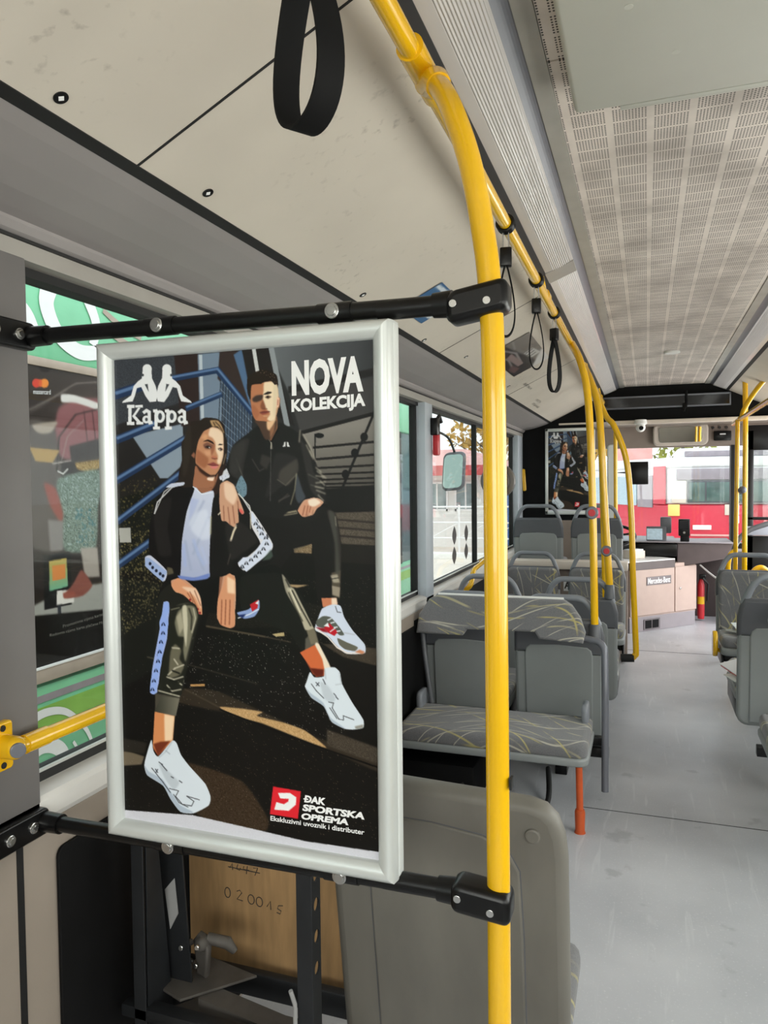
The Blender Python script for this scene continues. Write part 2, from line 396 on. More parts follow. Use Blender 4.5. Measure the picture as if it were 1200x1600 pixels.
def fillet(pts, R, n=6):
    pts = [Vector(p) for p in pts]; out = [pts[0]]
    for i in range(1, len(pts) - 1):
        a, b, c = pts[i - 1], pts[i], pts[i + 1]; r = min(R, (a - b).length * .49, (c - b).length * .49)
        p = b + (a - b).normalized() * r; q = b + (c - b).normalized() * r
        for k in range(n + 1):
            t = k / n; out.append(p * (1 - t) ** 2 + b * 2 * t * (1 - t) + q * t * t)
    out.append(pts[-1]); return out

def smooth(pts, n=8):
    pts = [Vector(p) for p in pts]; out = []
    for i in range(len(pts) - 1):
        p0 = pts[max(i - 1, 0)]; p1 = pts[i]; p2 = pts[i + 1]; p3 = pts[min(i + 2, len(pts) - 1)]
        for k in range(n):
            t = k / n; out.append(.5 * ((2 * p1) + (p2 - p0) * t + (2 * p0 - 5 * p1 + 4 * p2 - p3) * t * t + (3 * p1 - p0 - 3 * p2 + p3) * t ** 3))
    out.append(pts[-1]); return out

def rrect(x0, x1, y0, y1, r, n=5, rs=None):
    rs = rs or (r, r, r, r); out = []   # order: bottom-left, bottom-right, top-right, top-left
    for (cx, cy, a0, q) in ((x0, y0, PI, rs[0]), (x1, y0, 1.5 * PI, rs[1]), (x1, y1, 0, rs[2]), (x0, y1, .5 * PI, rs[3])):
        ccx = cx + (q if cx == x0 else -q); ccy = cy + (q if cy == y0 else -q)
        for k in range(n + 1):
            a = a0 + PI / 2 * k / n; out.append((ccx + q * math.cos(a), ccy + q * math.sin(a)))
    return out

def tag(o, label=None, cat=None, group=None, kind=None):
    if label: o['label'] = label
    if cat: o['category'] = cat
    if group: o['group'] = group
    if kind: o['kind'] = kind
    return o

def empty(name, loc=(0, 0, 0), label=None, cat=None, group=None, rz=0.0):
    o = bpy.data.objects.new(name, None); o.empty_display_size = .05; C.objects.link(o); o.location = loc; o.rotation_euler = (0, 0, rz)
    return tag(o, label, cat, group)

def struct(name, mb, m, parent=None):
    o = mb.build(name, m, parent)
    if not parent: o['kind'] = 'structure'
    return o

def copy_tree(o, parent=None):
    c = o.copy(); C.objects.link(c)
    if parent: c.parent = parent
    for ch in list(o.children): copy_tree(ch, c)
    return c

# ------------------------------------------------------------------ painted prints (colour per vertex on a flat sheet)
class Canvas:
    def __init__(s, w, h, base): s.w = w; s.h = h; s.a = np.zeros((h, w, 3)); s.a[:] = base; s.H = np.eye(3)
    def quad(s, q):
        """homography from tracing units (corner order tl,tr,br,bl) to the sheet"""
        dst = [(0, 0), (s.w, 0), (s.w, s.h), (0, s.h)]; A = []; b = []
        for (x, y), (u, v) in zip(q, dst):
            A += [[x, y, 1, 0, 0, 0, -u * x, -u * y], [0, 0, 0, x, y, 1, -v * x, -v * y]]; b += [u, v]
        s.H = np.append(np.linalg.solve(np.array(A, float), np.array(b, float)), 1).reshape(3, 3); return s
    def tr(s, pts):
        p = np.c_[np.array(pts, float), np.ones(len(pts))] @ s.H.T; return p[:, :2] / p[:, 2:]
    def mask(s, P, soft=0):
        x0 = max(0, int(P[:, 0].min()) - 2 - int(soft * 2)); x1 = min(s.w, int(P[:, 0].max()) + 3 + int(soft * 2)); y0 = max(0, int(P[:, 1].min()) - 2 - int(soft * 2)); y1 = min(s.h, int(P[:, 1].max()) + 3 + int(soft * 2))
        if x1 <= x0 or y1 <= y0: return None
        S = 3; gx = (np.arange((x1 - x0) * S) + .5) / S + x0; gy = (np.arange((y1 - y0) * S) + .5) / S + y0
        X, Y = np.meshgrid(gx, gy); ins = np.zeros(X.shape, bool); n = len(P)
        for i in range(n):
            (ax, ay), (bx, by) = P[i], P[(i + 1) % n]
            if ay == by: continue
            c = ((ay > Y) != (by > Y)) & (X < (bx - ax) * (Y - ay) / (by - ay) + ax); ins ^= c
        m = ins.reshape(y1 - y0, S, x1 - x0, S).mean((1, 3))
        for _ in range(int(soft)):
            q = np.pad(m, 1, mode='edge'); m = (q[:-2, 1:-1] + q[2:, 1:-1] + q[1:-1, :-2] + q[1:-1, 2:] + 2 * q[1:-1, 1:-1]) / 6
        return (x0, x1, y0, y1, m)
    def poly(s, pts, col, soft=0, al=1.0, col2=None, d=None, curve=True, noise=0):
        if curve and len(pts) > 4:
            q = [Vector(p) for p in pts]; n = len(q); o = []
            for i in range(n):
                p1, p2 = q[i], q[(i + 1) % n]; m1 = (p2 - q[i - 1]) * .3; m2 = (q[(i + 2) % n] - p1) * .3
                for k in range(4):
                    t = k / 4; o.append(p1 * (2 * t ** 3 - 3 * t * t + 1) + m1 * (t ** 3 - 2 * t * t + t) + p2 * (3 * t * t - 2 * t ** 3) + m2 * (t ** 3 - t * t))
            pts = [(p.x, p.y) for p in o]
        P = s.tr(pts); r = s.mask(P, soft)
        if r is None: return s
        x0, x1, y0, y1, m = r; c = np.array(col, float)
        if col2 is not None:
            e = s.tr(d); dv = e[1] - e[0]; X, Y = np.meshgrid(np.arange(x0, x1), np.arange(y0, y1))
            t = np.clip(((X - e[0][0]) * dv[0] + (Y - e[0][1]) * dv[1]) / (dv @ dv), 0, 1)[..., None]
            c = c * (1 - t) + np.array(col2, float) * t
        if noise: c = c + np.random.RandomState(len(pts) + x0).normal(0, noise, (y1 - y0, x1 - x0, 1))
        m = (m * al)[..., None]; s.a[y0:y1, x0:x1] = s.a[y0:y1, x0:x1] * (1 - m) + c * m; return s
    def line(s, pts, w, col, soft=0, al=1.0):
        q = [Vector(p) for p in pts]
        for i in range(len(q) - 1):
            a, b = q[i], q[i + 1]; d = (b - a)
            if d.length < 1e-6: continue
            d.normalize(); n = Vector((-d.y, d.x)) * (w / 2); e = d * (w * .25)
            s.poly([tuple(a - e + n), tuple(b + e + n), tuple(b + e - n), tuple(a - e - n)], col, soft, al, curve=False)
        return s
    def oval(s, c, rx, ry, col, soft=0, al=1.0, n=18, **k):
        return s.poly([(c[0] + rx * math.cos(2 * PI * i / n), c[1] + ry * math.sin(2 * PI * i / n)) for i in range(n)], col, soft, al, curve=False, **k)
    def specks(s, pts, n, col, r=(.5, 1.2), seed=1, al=.8):
        rs = random.Random(seed); P = s.tr(pts); m = s.mask(P)
        if m is None: return s
        x0, x1, y0, y1, k = m; hh, ww = k.shape
        for _ in range(n):
            x = rs.randrange(ww); y = rs.randrange(hh)
            if k[y, x] < .5: continue
            f = al * rs.uniform(.3, 1); q = rs.uniform(*r); R = int(math.ceil(q))
            for yy in range(max(y0, y0 + y - R), min(y1, y0 + y + R + 1)):
                for xx in range(max(x0, x0 + x - R), min(x1, x0 + x + R + 1)):
                    if (xx - x0 - x) ** 2 + (yy - y0 - y) ** 2 <= q * q: s.a[yy, xx] = s.a[yy, xx] * (1 - f) + np.array(col) * f
        return s
    def small(s, w, h):
        iy = (np.arange(h + 1) * s.h / h).astype(int); ix = (np.arange(w + 1) * s.w / w).astype(int); c = Canvas(w, h, (0, 0, 0))
        for j in range(h):
            for i in range(w): c.a[j, i] = s.a[iy[j]:max(iy[j + 1], iy[j] + 1), ix[i]:max(ix[i + 1], ix[i] + 1)].mean((0, 1))
        return c
    def sheet(s, name, tl, U, W, parent, thick=None):
        """U spans the width, W the height downwards"""
        w, h = s.w, s.h; tl = np.array(tl, float); U = np.array(U, float); W = np.array(W, float)
        j, i = np.meshgrid(np.arange(h), np.arange(w), indexing='ij')
        co = tl + ((i + 0.0) / (w - 1))[..., None] * U + ((j + 0.0) / (h - 1))[..., None] * W
        me = bpy.data.meshes.new(name); me.vertices.add(w * h); me.vertices.foreach_set('co', co.astype(np.float32).ravel())
        k = (np.arange(h - 1)[:, None] * w + np.arange(w - 1)[None, :]).ravel(); f = np.stack([k, k + w, k + w + 1, k + 1], 1).astype(np.int32)
        nf = len(f); me.loops.add(nf * 4); me.loops.foreach_set('vertex_index', f.ravel()); me.polygons.add(nf)
        me.polygons.foreach_set('loop_start', np.arange(nf, dtype=np.int32) * 4); me.update(calc_edges=True)
        at = me.color_attributes.new('print', 'FLOAT_COLOR', 'POINT'); v = np.clip(s.a, 0, 255) / 255
        l = np.where(v <= .04045, v / 12.92, ((v + .055) / 1.055) ** 2.4); l = np.concatenate([l, np.ones((h, w, 1))], 2)
        at.data.foreach_set('color', l.astype(np.float32).ravel()); me.materials.append(M['print'])
        o = bpy.data.objects.new(name, me); C.objects.link(o)
        if parent: o.parent = parent
        return o

# ================================================================== the setting
XL, XR = -1.12, 1.41
Y0, Y1, YF = -1.7, 7.2, 9.4
def mx(x): return .29 - x          # mirror about the middle of the bus

struct('floor', MB().box(-1.3, 1.6, Y0, YF, -.06, 0), 'floor')
struct('trim_1', MB().box(-.30, 1.0, 3.49, 3.494, 0, .0012).box(-.3, 1.0, 6.93, 6.935, 0, .0012), 'rubber')

def strip(pts, y0, y1):            # a profile (x,z) extruded along the bus, closed on the outside by a thin back
    b = MB(); n = len(pts)
    vs = [(x, y0, z) for x, z in pts] + [(x, y1, z) for x, z in pts]
    return b.add(vs, [(i, i + 1, n + i + 1, n + i) for i in range(n - 1)], True)
def strip_t(pts, y0, y1, t=.012):  # same with thickness upwards
    lo = [Vector((x, z)) for x, z in pts]; hi = [p + Vector((0, t)) for p in lo]; ring = lo + hi[::-1]; n = len(ring)
    vs = [(p.x, y0, p.y) for p in ring] + [(p.x, y1, p.y) for p in ring]
    fs = [(i, (i + 1) % n, n + (i + 1) % n, n + i) for i in range(n)]
    b = MB().add(vs, fs, False)
    return b.add(vs[:n], [tuple(range(n))]).add(vs[n:], [tuple(reversed(range(n)))])

# beige inclined ceiling panels with dark joints
ceiling = struct('ceiling', MB().box(-1.25, 1.55, Y0 - .05, YF + .05, 2.43, 2.47), 'ceil')
for side in (0, 1):
    f = (lambda x: x) if side == 0 else mx
    ys = [Y0, -.92, 1.122, 3.165, 4.86, 7.19]
    for a, b in zip(ys[:-1], ys[1:]):
        if a > Y0: struct('panel_joint', strip_t([(f(-.853), 2.0672), (f(-.385), 2.2912)], a - .0028, a + .0028, .01), 'rubber', ceiling)
        struct('inclined_panel', strip_t([(f(-.853), 2.068), (f(-.385), 2.292)], a + .003, b - .003, .014), 'ceil', ceiling)
    struct('panel_backing', strip_t([(f(-.90), 2.066), (f(-.36), 2.325)], Y0, Y1, .01), 'blackmatte', ceiling)
    struct('seam_channel', strip_t([(f(-.872), 2.058), (f(-.851), 2.067)], Y0, Y1, .01), 'rubber', ceiling)
    if side == 0:
        sl = .4786
        for (x, y) in ((-.825, .91), (-.823, 1.302), (-.823, 2.16), (-.9 + .06, 2.886), (-.80, 3.45), (-.80, 4.6)):
            z = 2.068 + (x + .853) * sl
            n = Vector((sl, 0, -1)).normalized()
            c = MB().disc(Vector((x, y, z)), n, .0115, .0018, 24, .0006).build('fixing_ring', 'black', ceiling)
            cc = Vector((x, y, z)) + n * .0015
            MB().disc(cc, n, .0056, .001, 4, .0003).build('fixing_core', 'letter_white', c)
# perforated centre panels
for a, b in zip([Y0, .08, 1.589, 3.10, 4.637, 5.55, 6.35], [.08, 1.589, 3.10, 4.637, 5.55, 6.35, 7.19]):
    struct('perforated_panel', MB().box(-.194, .484, a + .003, b - .003, 2.363, 2.372), 'perf', ceiling)
struct('joint_strip', MB().box(-.2, .49, Y0, Y1, 2.372, 2.376), 'rubber', ceiling)
for side in (0, 1):
    f = (lambda x: x) if side == 0 else mx
    struct('metal_strip', strip_t([(f(-.233), 2.357), (f(-.195), 2.359)], Y0, Y1, .012), 'metalstrip', ceiling)
    struct('rounded_edge', strip_t([(f(-.263 + .032 * k / 6), 2.343 + .016 * math.sin(PI / 2 * k / 6)) for k in range(7)], Y0, Y1, .006), 'metalgrey', ceiling)
    struct('black_joint', strip_t([(f(-.388), 2.288), (f(-.368), 2.300)], Y0, Y1, .012), 'rubber', ceiling)
    for (a, b) in ((-1.2, 1.14), (1.2, 2.93), (3.07, 7.15)):
        n = 30; pr = []
        for k in range(n * 4 + 1):
            t = k / (n * 4); x = -.368 + .105 * t; rib = .0011 * math.sin(2 * PI * n * t * .55) if .25 < t < .95 else 0
            pr.append((f(x), 2.302 + .041 * t + rib - .006 * math.sin(PI * t)))
        glow = (b > 4) 
        o = strip_t(pr, a, b, .006).build('ceiling_strip_light', 'lens_glow' if glow else 'lens_off')
        nm = {(0, -1.2): 'ribbed ceiling light strip at the rear end of the left side', (0, 1.2): 'unlit ribbed grey ceiling light strip nearest above the yellow rail, left side', (0, 3.07): 'bright ribbed ceiling light strip running to the front, left of the perforated panels',
              (1, -1.2): 'ribbed ceiling light strip at the rear end of the right side', (1, 1.2): 'middle ribbed ceiling light strip on the right side', (1, 3.07): 'bright ribbed ceiling light strip running to the front, right of the perforated panels'}[(side, a)]
        tag(o, nm, 'ceiling light')
        for yy, cl in ((a - (.07 if a == 3.07 else .03), .07 if a == 3.07 else .03), (b, .07 if b == 2.93 else .03)):
            MB().slab([(0, 0), (.105, .041), (.105, .052), (0, .012)], cl, lambda u, v, w: (f(-.368 + u), yy + w, 2.300 + v - .004)).build('end_cap', 'covelight', o)

# side walls -------------------------------------------------------
def side_wall(side):
    f = (lambda x: x) if side == 0 else mx
    nm = 'left' if side == 0 else 'right'
    def bx(b, x0, x1, *r, **k): a, c = sorted((f(x0), f(x1))); return b.box(a, c, *r, **k)
    b = MB(); bx(b, -1.22, XL, Y0, YF if side == 0 else 7.25, 0, .838)
    w = struct('wall_' + nm, b, 'taupe')
    # cove and window header
    pr = [(-1.125, 1.972), (-1.108, 1.980), (-1.098, 1.992), (-1.098, 1.999), (-1.07, 2.003), (-1.02, 2.012), (-.96, 2.028), (-.90, 2.047), (-.868, 2.060)]
    struct('cove', strip_t([(f(x), z) for x, z in pr], Y0, Y1, .01), 'cove', w)
    b = MB(); bx(b, -1.22, XL, Y0, Y1 + 2.2, 1.935, 1.968); struct('window_header', b, 'covelight', w)
    b = MB(); bx(b, -1.22, XL + .006, Y0, Y1, 1.968, 1.974); struct('header_groove', b, 'rubber', w)
    b = MB(); bx(b, -1.24, -1.20, Y0, Y1, 1.95, 2.4); struct('outer_skin', b, 'blackmatte', w)
    # sill
    vs = [(f(-1.19), .905), (f(XL - .004), .893), (f(XL + .004), .884), (f(XL + .004), .85), (f(XL - .002), .838), (f(-1.2), .838)]
    n = len(vs); ye = YF if side == 0 else 7.2
    bb = MB().add([(x, Y0, z) for x, z in vs] + [(x, ye, z) for x, z in vs], [(i, (i + 1) % n, n + (i + 1) % n, n + i) for i in range(n)])
    struct('sill', bb, 'sill', w)
    return f, bx, w
f, bx, wl_ = side_wall(0)
def pillar(y0, y1, m, nm): b = MB(); bx(b, -1.2, XL + .004, y0, y1, .838, 1.937, bev=.004); return struct(nm, b, m)
p0 = pillar(.45, 1.128, 'pillar', 'trim_2')
p1 = pillar(3.84, 3.985, 'pillarblue', 'trim_3')
p3 = pillar(6.89, 7.16, 'pillarblue', 'trim_4')
# black recess in the lower wall and the joint of the taupe cladding
b = MB(); b.slab(rrect(1.165, 3.62, .02, .776, .03, rs=(.01, .01, .01, .02)), .008, lambda u, v, w: (XL + .001 + w, u, v), bev=.002); struct('lower_panel', b, 'blackmatte', wl_)
struct('panel_groove', MB().box(XL, XL + .002, 1.068, 1.083, 0, .838), 'rubber', wl_)
b = MB(); b.box(XL - .001, XL + .004, 3.62, 7.2, .02, .80); struct('dark_lower_wall', b, 'blackmatte', wl_)

wcount = [0]
def window(side, y0, y1, z0=.90, z1=1.945, bars=()):
    f = (lambda x: x) if side == 0 else mx
    wcount[0] += 1
    b = MB()
    def bx(x0, x1, *r): a, c = sorted((f(x0), f(x1))); b.box(a, c, *r)
    t = .022
    bx(-1.2, -1.165, y0, y1, z0, z0 + t); bx(-1.2, -1.155, y0, y1, z1 - .028, z1); bx(-1.2, -1.165, y0, y0 + t, z0, z1); bx(-1.2, -1.165, y1 - t, y1, z0, z1)
    for yb in bars: bx(-1.2, -1.165, yb - .011, yb + .011, z0, z1)
    w = struct('window_%d' % wcount[0], b, 'rubber')
    g = MB(); a, c = sorted((f(-1.186), f(-1.181))); g.box(a, c, y0 + t, y1 - t, z0 + t, z1 - .02); struct('pane', g, 'glass', w)
    g = MB(); a, c = sorted((f(-1.166), f(-1.16))); g.box(a, c, y0 + t, y1 - t, z0 + t, z0 + t + .006); struct('glazing_bead', g, 'alu', w)
    return w
window(0, 1.128, 3.84)
window(0, 3.985, 6.89, bars=(5.33,))
window(0, -1.55, .45)
window(0, 7.3, 9.2)
f, bx, wr_ = side_wall(1)
for i, (a, b_) in enumerate(((-1.7, -1.45), (.95, 1.15), (3.0, 3.1), (7.05, 7.25))):
    b = MB(); bx(b, -1.2, XL, a, b_, .0, 1.935); struct('trim_%d' % (5 + i), b, 'pillar')
window(1, -1.45, .95); window(1, 1.15, 3.0); window(1, 3.1, 7.05)

# rear end
struct('wall_rear', MB().box(-1.25, 1.55, Y0 - .05, Y0, 0, 1.0).box(-1.25, 1.55, Y0 - .05, Y0, 2.02, 2.42).box(-1.25, -1.0, Y0 - .05, Y0, 1.0, 2.02).box(1.3, 1.55, Y0 - .05, Y0, 1.0, 2.02), 'taupe')
w = struct('window_rear', MB().box(-1.0, 1.3, Y0 - .04, Y0 - .01, 1.0, 1.03).box(-1.0, 1.3, Y0 - .04, Y0 - .01, 1.99, 2.02), 'rubber')
struct('pane', MB().box(-1.0, 1.3, Y0 - .03, Y0 - .025, 1.03, 1.99), 'glass', w)

# front bulkhead: the black header under the ceiling and the driver's partition
prof = [(-1.13, 1.98), (-1.13, 2.06), (-.87, 2.062), (-.38, 2.298), (-.23, 2.366), (.52, 2.366), (.67, 2.298), (1.16, 2.062), (1.42, 2.06), (1.42, 1.98), (1.2, 2.055), (-.8, 2.055)]
prof = [(-1.2, 2.055), (-1.2, 2.09), (-.87, 2.10), (-.36, 2.35), (-.23, 2.41), (.52, 2.41), (.65, 2.35), (1.16, 2.10), (1.5, 2.09), (1.5, 2.055)]
wf = struct('wall_front', MB().slab(prof, .06, lambda u, v, w: (u, 7.2 + w, v)), 'blackmatte')
struct('partition', MB().box(-1.19, -.47, 7.2, 7.24, .0, 2.06), 'blackmatte', wf)
struct('header_bar', MB().box(-.78, -.42, 7.185, 7.2, 2.036, 2.054, bev=.003).box(-.34, 1.2, 7.15, 7.2, 2.018, 2.054, bev=.006), 'cream', wf)
struct('partition_lining', MB().box(-1.11, -.48, 7.19, 7.2, .62, 1.14), 'taupefront', wf)
struct('front_ceiling', MB().box(-1.2, 1.5, 7.26, YF, 2.13, 2.16), 'taupefront', wf)
struct('over_windscreen_panel', MB().box(-1.2, 1.5, 9.25, 9.33, 1.89, 2.14, bev=.01), 'taupefront', wf)
# windscreen
w = struct('window_front', MB().box(.90, .975, 9.24, 9.4, .4, 1.9).box(-1.2, -1.1, 9.3, 9.4, .4, 1.9).box(1.38, 1.45, 9.3, 9.4, .0, 1.9).box(-1.2, 1.45, 9.33, 9.4, .72, .78), 'rubber')
struct('pane', MB().box(-1.1, 1.38, 9.36, 9.366, .78, 1.9), 'clear', w)
struct('front_lower', MB().box(-1.2, .95, 9.3, 9.4, 0, .74), 'dash', w)

# ================================================================== outside
struct('ground', MB().box(-60, 60, -30, 90, -.42, -.35), 'ground')['kind'] = 'structure'

# ================================================================== poster artwork (tracing units: two overlapping sketches A and B of the sheet)
def A(*p): return [(150 + x / 2.4, 490 + y / 2.4) for x, y in p]
def B(*p): return [(150 + x / 2.4, 900 + y / 2.4) for x, y in p]
SK = (196, 160, 130)

def poster_art(w, h):
    c = Canvas(w, h, (26, 23, 20)).quad([(183, 560), (592, 527), (600, 1342), (203, 1275)])
    # setting: underside of a bridge, sky panes, beams
    c.poly(A((70, 170), (1060, 80), (1064, 700), (80, 760)), (58, 58, 60), curve=False, col2=(38, 35, 32), d=A((500, 150), (500, 760)))
    c.poly(A((70, 160), (330, 140), (330, 330), (80, 420)), (70, 74, 80), 2, curve=False, noise=6)
    c.poly(A((380, 150), (480, 140), (490, 400), (385, 420)), (126, 142, 160), 1, curve=False)
    c.poly(A((150, 455), (340, 410), (345, 560), (285, 615), (255, 615)), (146, 160, 174), 1, curve=False)
    c.poly(A((305, 140), (395, 140), (405, 420), (335, 420)), (58, 46, 44), 1, curve=False)
    c.poly(A((400, 150), (412, 150), (420, 390), (408, 390)), (190, 200, 208), 0, curve=False)
    c.poly(A((478, 140), (545, 130), (600, 380), (470, 240)), (64, 52, 50), 1, curve=False)
    c.poly(A((530, 150), (560, 130), (620, 300), (600, 370)), (92, 118, 150), 1, curve=False)
    c.poly(A((560, 125), (660, 118), (760, 420), (600, 330)), (44, 38, 38), 1, curve=False)
    c.poly(A((598, 124), (612, 123), (628, 220), (614, 220)), (206, 208, 208), 0, curve=False)
    c.poly(A((660, 118), (1060, 88), (1058, 250), (740, 300)), (112, 116, 120), 2, curve=False, col2=(64, 66, 68), d=A((680, 160), (1060, 260)))
    c.poly(A((660, 118), (680, 117), (742, 420), (722, 420)), (150, 156, 160), 0, curve=False)
    c.poly(A((735, 290), (1058, 240), (1058, 370), (780, 440)), (74, 72, 72), 2, curve=False)
    c.poly(A((735, 270), (1058, 200), (1058, 230), (735, 296)), (44, 42, 42), 1, curve=False)
    c.poly(A((785, 440), (1058, 368), (1060, 640), (880, 660), (840, 560)), (142, 138, 132), 1, curve=False, col2=(92, 88, 82), d=A((940, 420), (960, 650)))
    for y0, y1, t in ((500, 478, 9), (545, 526, 9), (578, 566, 8), (602, 592, 7), (622, 614, 7), (638, 632, 7), (650, 646, 6)):
        c.line(A((830, y0), (1060, y1)), t * .42, (34, 31, 30))
    c.line(A((780, 445), (1058, 372)), 6, (34, 31, 30))
    c.line(A((1056, 372), (918, 700)), 4, (30, 28, 28)); c.line(A((836, 560), (836, 450), (850, 447)), 2, (24, 24, 26)); c.oval(A((853, 455))[0], 7, 4, (24, 24, 26))
    for x, y in ((985, 520), (950, 600), (1020, 460)): c.oval(A((x, y))[0], 6, 7, (28, 26, 26))
    c.poly(A((860, 655), (1060, 645), (1062, 745), (890, 745)), (30, 28, 26), 2, curve=False)
    c.poly(A((895, 745), (1062, 740), (1062, 870), (925, 865)), (92, 84, 74), 1, curve=False, noise=8)
    for y in (770, 800, 830): c.line(A((915, y), (1062, y + 12)), 3, (54, 48, 44), 1)
    c.poly(A((920, 860), (1064, 868), (1066, 940), (925, 930)), (38, 34, 30), 1, curve=False)
    c.poly(A((640, 1010), (1064, 1010), (1064, 1080), (640, 1080)), (46, 41, 36), 2, curve=False, noise=6)
    c.line(A((700, 1010), (830, 1012)), 5, (150, 132, 104), 1)
    c.poly(A((80, 700), (250, 640), (300, 1000), (90, 1090)), (30, 32, 26), 2, curve=False)
    # foliage
    c.specks(A((90, 640), (240, 600), (290, 1000), (90, 1100)), 900, (112, 104, 66), (.5, 1.6), 3)
    c.specks(A((90, 820), (240, 800), (290, 1000), (90, 1100)), 700, (150, 138, 96), (.5, 1.2), 4)
    c.poly(A((102, 802), (146, 800), (148, 856), (106, 856)), (178, 178, 172), 0, curve=False)
    # blue railing
    c.poly(A((480, 230), (600, 370), (585, 690), (505, 560)), (84, 98, 116), 1, curve=False)
    for k in range(13):
        c.line(A((482 + k * 10, 240 + k * 12), (470 + k * 11, 520 + k * 14)), 1.1, (40, 46, 56)); c.line(A((482, 250 + k * 30), (600, 380 + k * 26)), 1.0, (150, 162, 176), 0, .7)
    for p, t in ((((90, 300), (180, 270)), 15), (((300, 240), (470, 208), (600, 368)), 10), (((355, 352), (482, 300)), 9), (((95, 470), (235, 412)), 13), (((95, 622), (370, 455)), 12), (((100, 775), (335, 596)), 11), (((100, 940), (225, 850)), 12), (((110, 1080), (240, 965)), 11)):
        c.line(A(*p), t, (44, 64, 96)); c.line(A(*[(x, y - 5) for x, y in p]), t * .35, (104, 132, 170), 1)
    # lower ground: steps, grit
    c.poly(B((100, -20), (1070, -20), (1080, 1060), (110, 960)), (25, 23, 20), 0, curve=False)
    c.poly(B((100, 0), (430, 60), (380, 260), (110, 420)), (32, 33, 28), 3, curve=False)
    c.specks(B((100, -40), (270, -20), (280, 130), (110, 220)), 900, (120, 112, 80), (.5, 1.5), 5)
    c.poly(B((860, 250), (1066, 268), (1070, 335), (940, 300)), (74, 66, 56), 1, curve=False)
    c.poly(B((500, 60), (860, 110), (840, 180), (640, 190), (430, 190)), (36, 33, 28), 2, noise=5)
    c.line(B((430, 185), (650, 225)), 2.5, (96, 86, 70), 1); c.line(B((650, 225), (745, 245)), 2, (70, 62, 52)); c.poly(B((675, 215), (720, 208), (722, 222), (690, 224)), (190, 172, 130))
    c.poly(B((340, 420), (480, 430), (820, 590), (1072, 690), (1074, 730), (780, 600), (560, 520), (330, 470)), (58, 50, 40), 3)
    c.poly(B((478, 486), (560, 492), (640, 505), (620, 520), (720, 545), (800, 575), (880, 640), (760, 596), (640, 548), (540, 520)), (196, 162, 116), 1, noise=10)
    c.line(B((480, 495), (760, 605), (1072, 712)), 2.5, (14, 12, 11)); c.line(B((350, 420), (480, 488)), 2, (80, 70, 56), 1)
    c.poly(B((880, 570), (1072, 640), (1074, 700), (880, 630)), (78, 70, 60), 3, noise=8)
    c.poly(B((340, 690), (560, 760), (660, 900), (640, 950), (420, 900), (330, 800)), (66, 52, 38), 5, noise=10)
    c.poly(B((110, 640), (200, 670), (190, 700), (115, 705)), (120, 108, 90), 2); c.poly(B((110, 600), (210, 620), (200, 660), (112, 650)), (50, 46, 40), 2)
    c.poly(B((370, 402), (425, 400), (424, 409), (372, 410)), (190, 150, 100)); c.line(B((350, 325), (620, 400)), 2, (60, 56, 48), 1)
    c.specks(B((320, 220), (700, 200), (960, 560), (900, 620), (500, 480), (330, 420)), 900, (190, 186, 176), (.4, 1.0), 6, .75)
    c.specks(B((330, 440), (1070, 720), (1074, 1000), (700, 940), (330, 800)), 800, (170, 152, 124), (.4, 1.0), 7, .6)
    c.specks(B((120, 250), (330, 450), (330, 900), (130, 880)), 160, (150, 146, 136), (.4, .9), 8, .6)
    c.specks(B((700, 0), (1066, 0), (1070, 330), (700, 240)), 500, (130, 122, 106), (.4, .9), 9, .6)
    c.line(B((210, 300), (340, 330)), 2, (86, 82, 70), 1)
    # man, standing behind
    c.poly(A((590, 740), (760, 745), (860, 722), (912, 748), (936, 880), (930, 1070), (846, 1070), (828, 880), (760, 885), (700, 970), (700, 1080), (600, 1080)), (33, 30, 28), 1)
    c.poly(A((880, 740), (912, 750), (934, 880), (928, 1000), (916, 1000), (912, 860)), (58, 54, 50), 1)
    c.poly(A((755, 880), (822, 862), (820, 895), (760, 895)), (120, 108, 88), 1, noise=10)
    c.poly(A((898, 970), (932, 960), (928, 1065), (900, 1055)), (92, 84, 72), 1)
    c.poly(A((505, 560), (530, 490), (580, 450), (625, 415), (700, 405), (742, 425), (790, 458), (825, 520), (842, 590), (876, 640), (872, 700), (845, 720), (800, 712), (770, 752), (690, 765), (600, 740), (560, 690), (540, 640), (500, 635), (482, 610)), (36, 34, 33), 1)
    c.poly(A((520, 520), (560, 470), (590, 470), (570, 560), (560, 620), (520, 600)), (60, 58, 56), 3, al=.7)
    c.poly(A((780, 470), (815, 520), (830, 590), (860, 640), (850, 690), (820, 660), (800, 580)), (62, 60, 58), 3, al=.7)
    c.poly(A((690, 520), (770, 540), (740, 620), (650, 690), (670, 600)), (52, 50, 49), 4, al=.7)
    for q in (((810, 600), (850, 620)), ((820, 640), (868, 655)), ((540, 540), (565, 610)), ((700, 700), (740, 680))): c.line(A(*q), 2, (110, 106, 100), 1, .6)
    c.poly(A((622, 375), (690, 375), (694, 440), (668, 476), (634, 430)), (140, 100, 74), 1)
    c.line(A((626, 425), (668, 478), (672, 500)), 3, (20, 19, 19)); c.line(A((700, 425), (672, 480)), 3, (20, 19, 19)); c.line(A((671, 485), (668, 700)), 1.2, (82, 80, 78))
    c.poly(A((590, 280), (620, 255), (670, 248), (694, 272), (701, 325), (692, 375), (668, 405), (636, 402), (612, 370), (594, 330)), (202, 158, 122), 0)
    c.poly(A((590, 280), (612, 262), (620, 320), (622, 375), (640, 402), (612, 372), (594, 330)), (122, 86, 62), 2)
    c.poly(A((640, 260), (652, 262), (656, 335), (640, 345)), (160, 118, 88), 2)
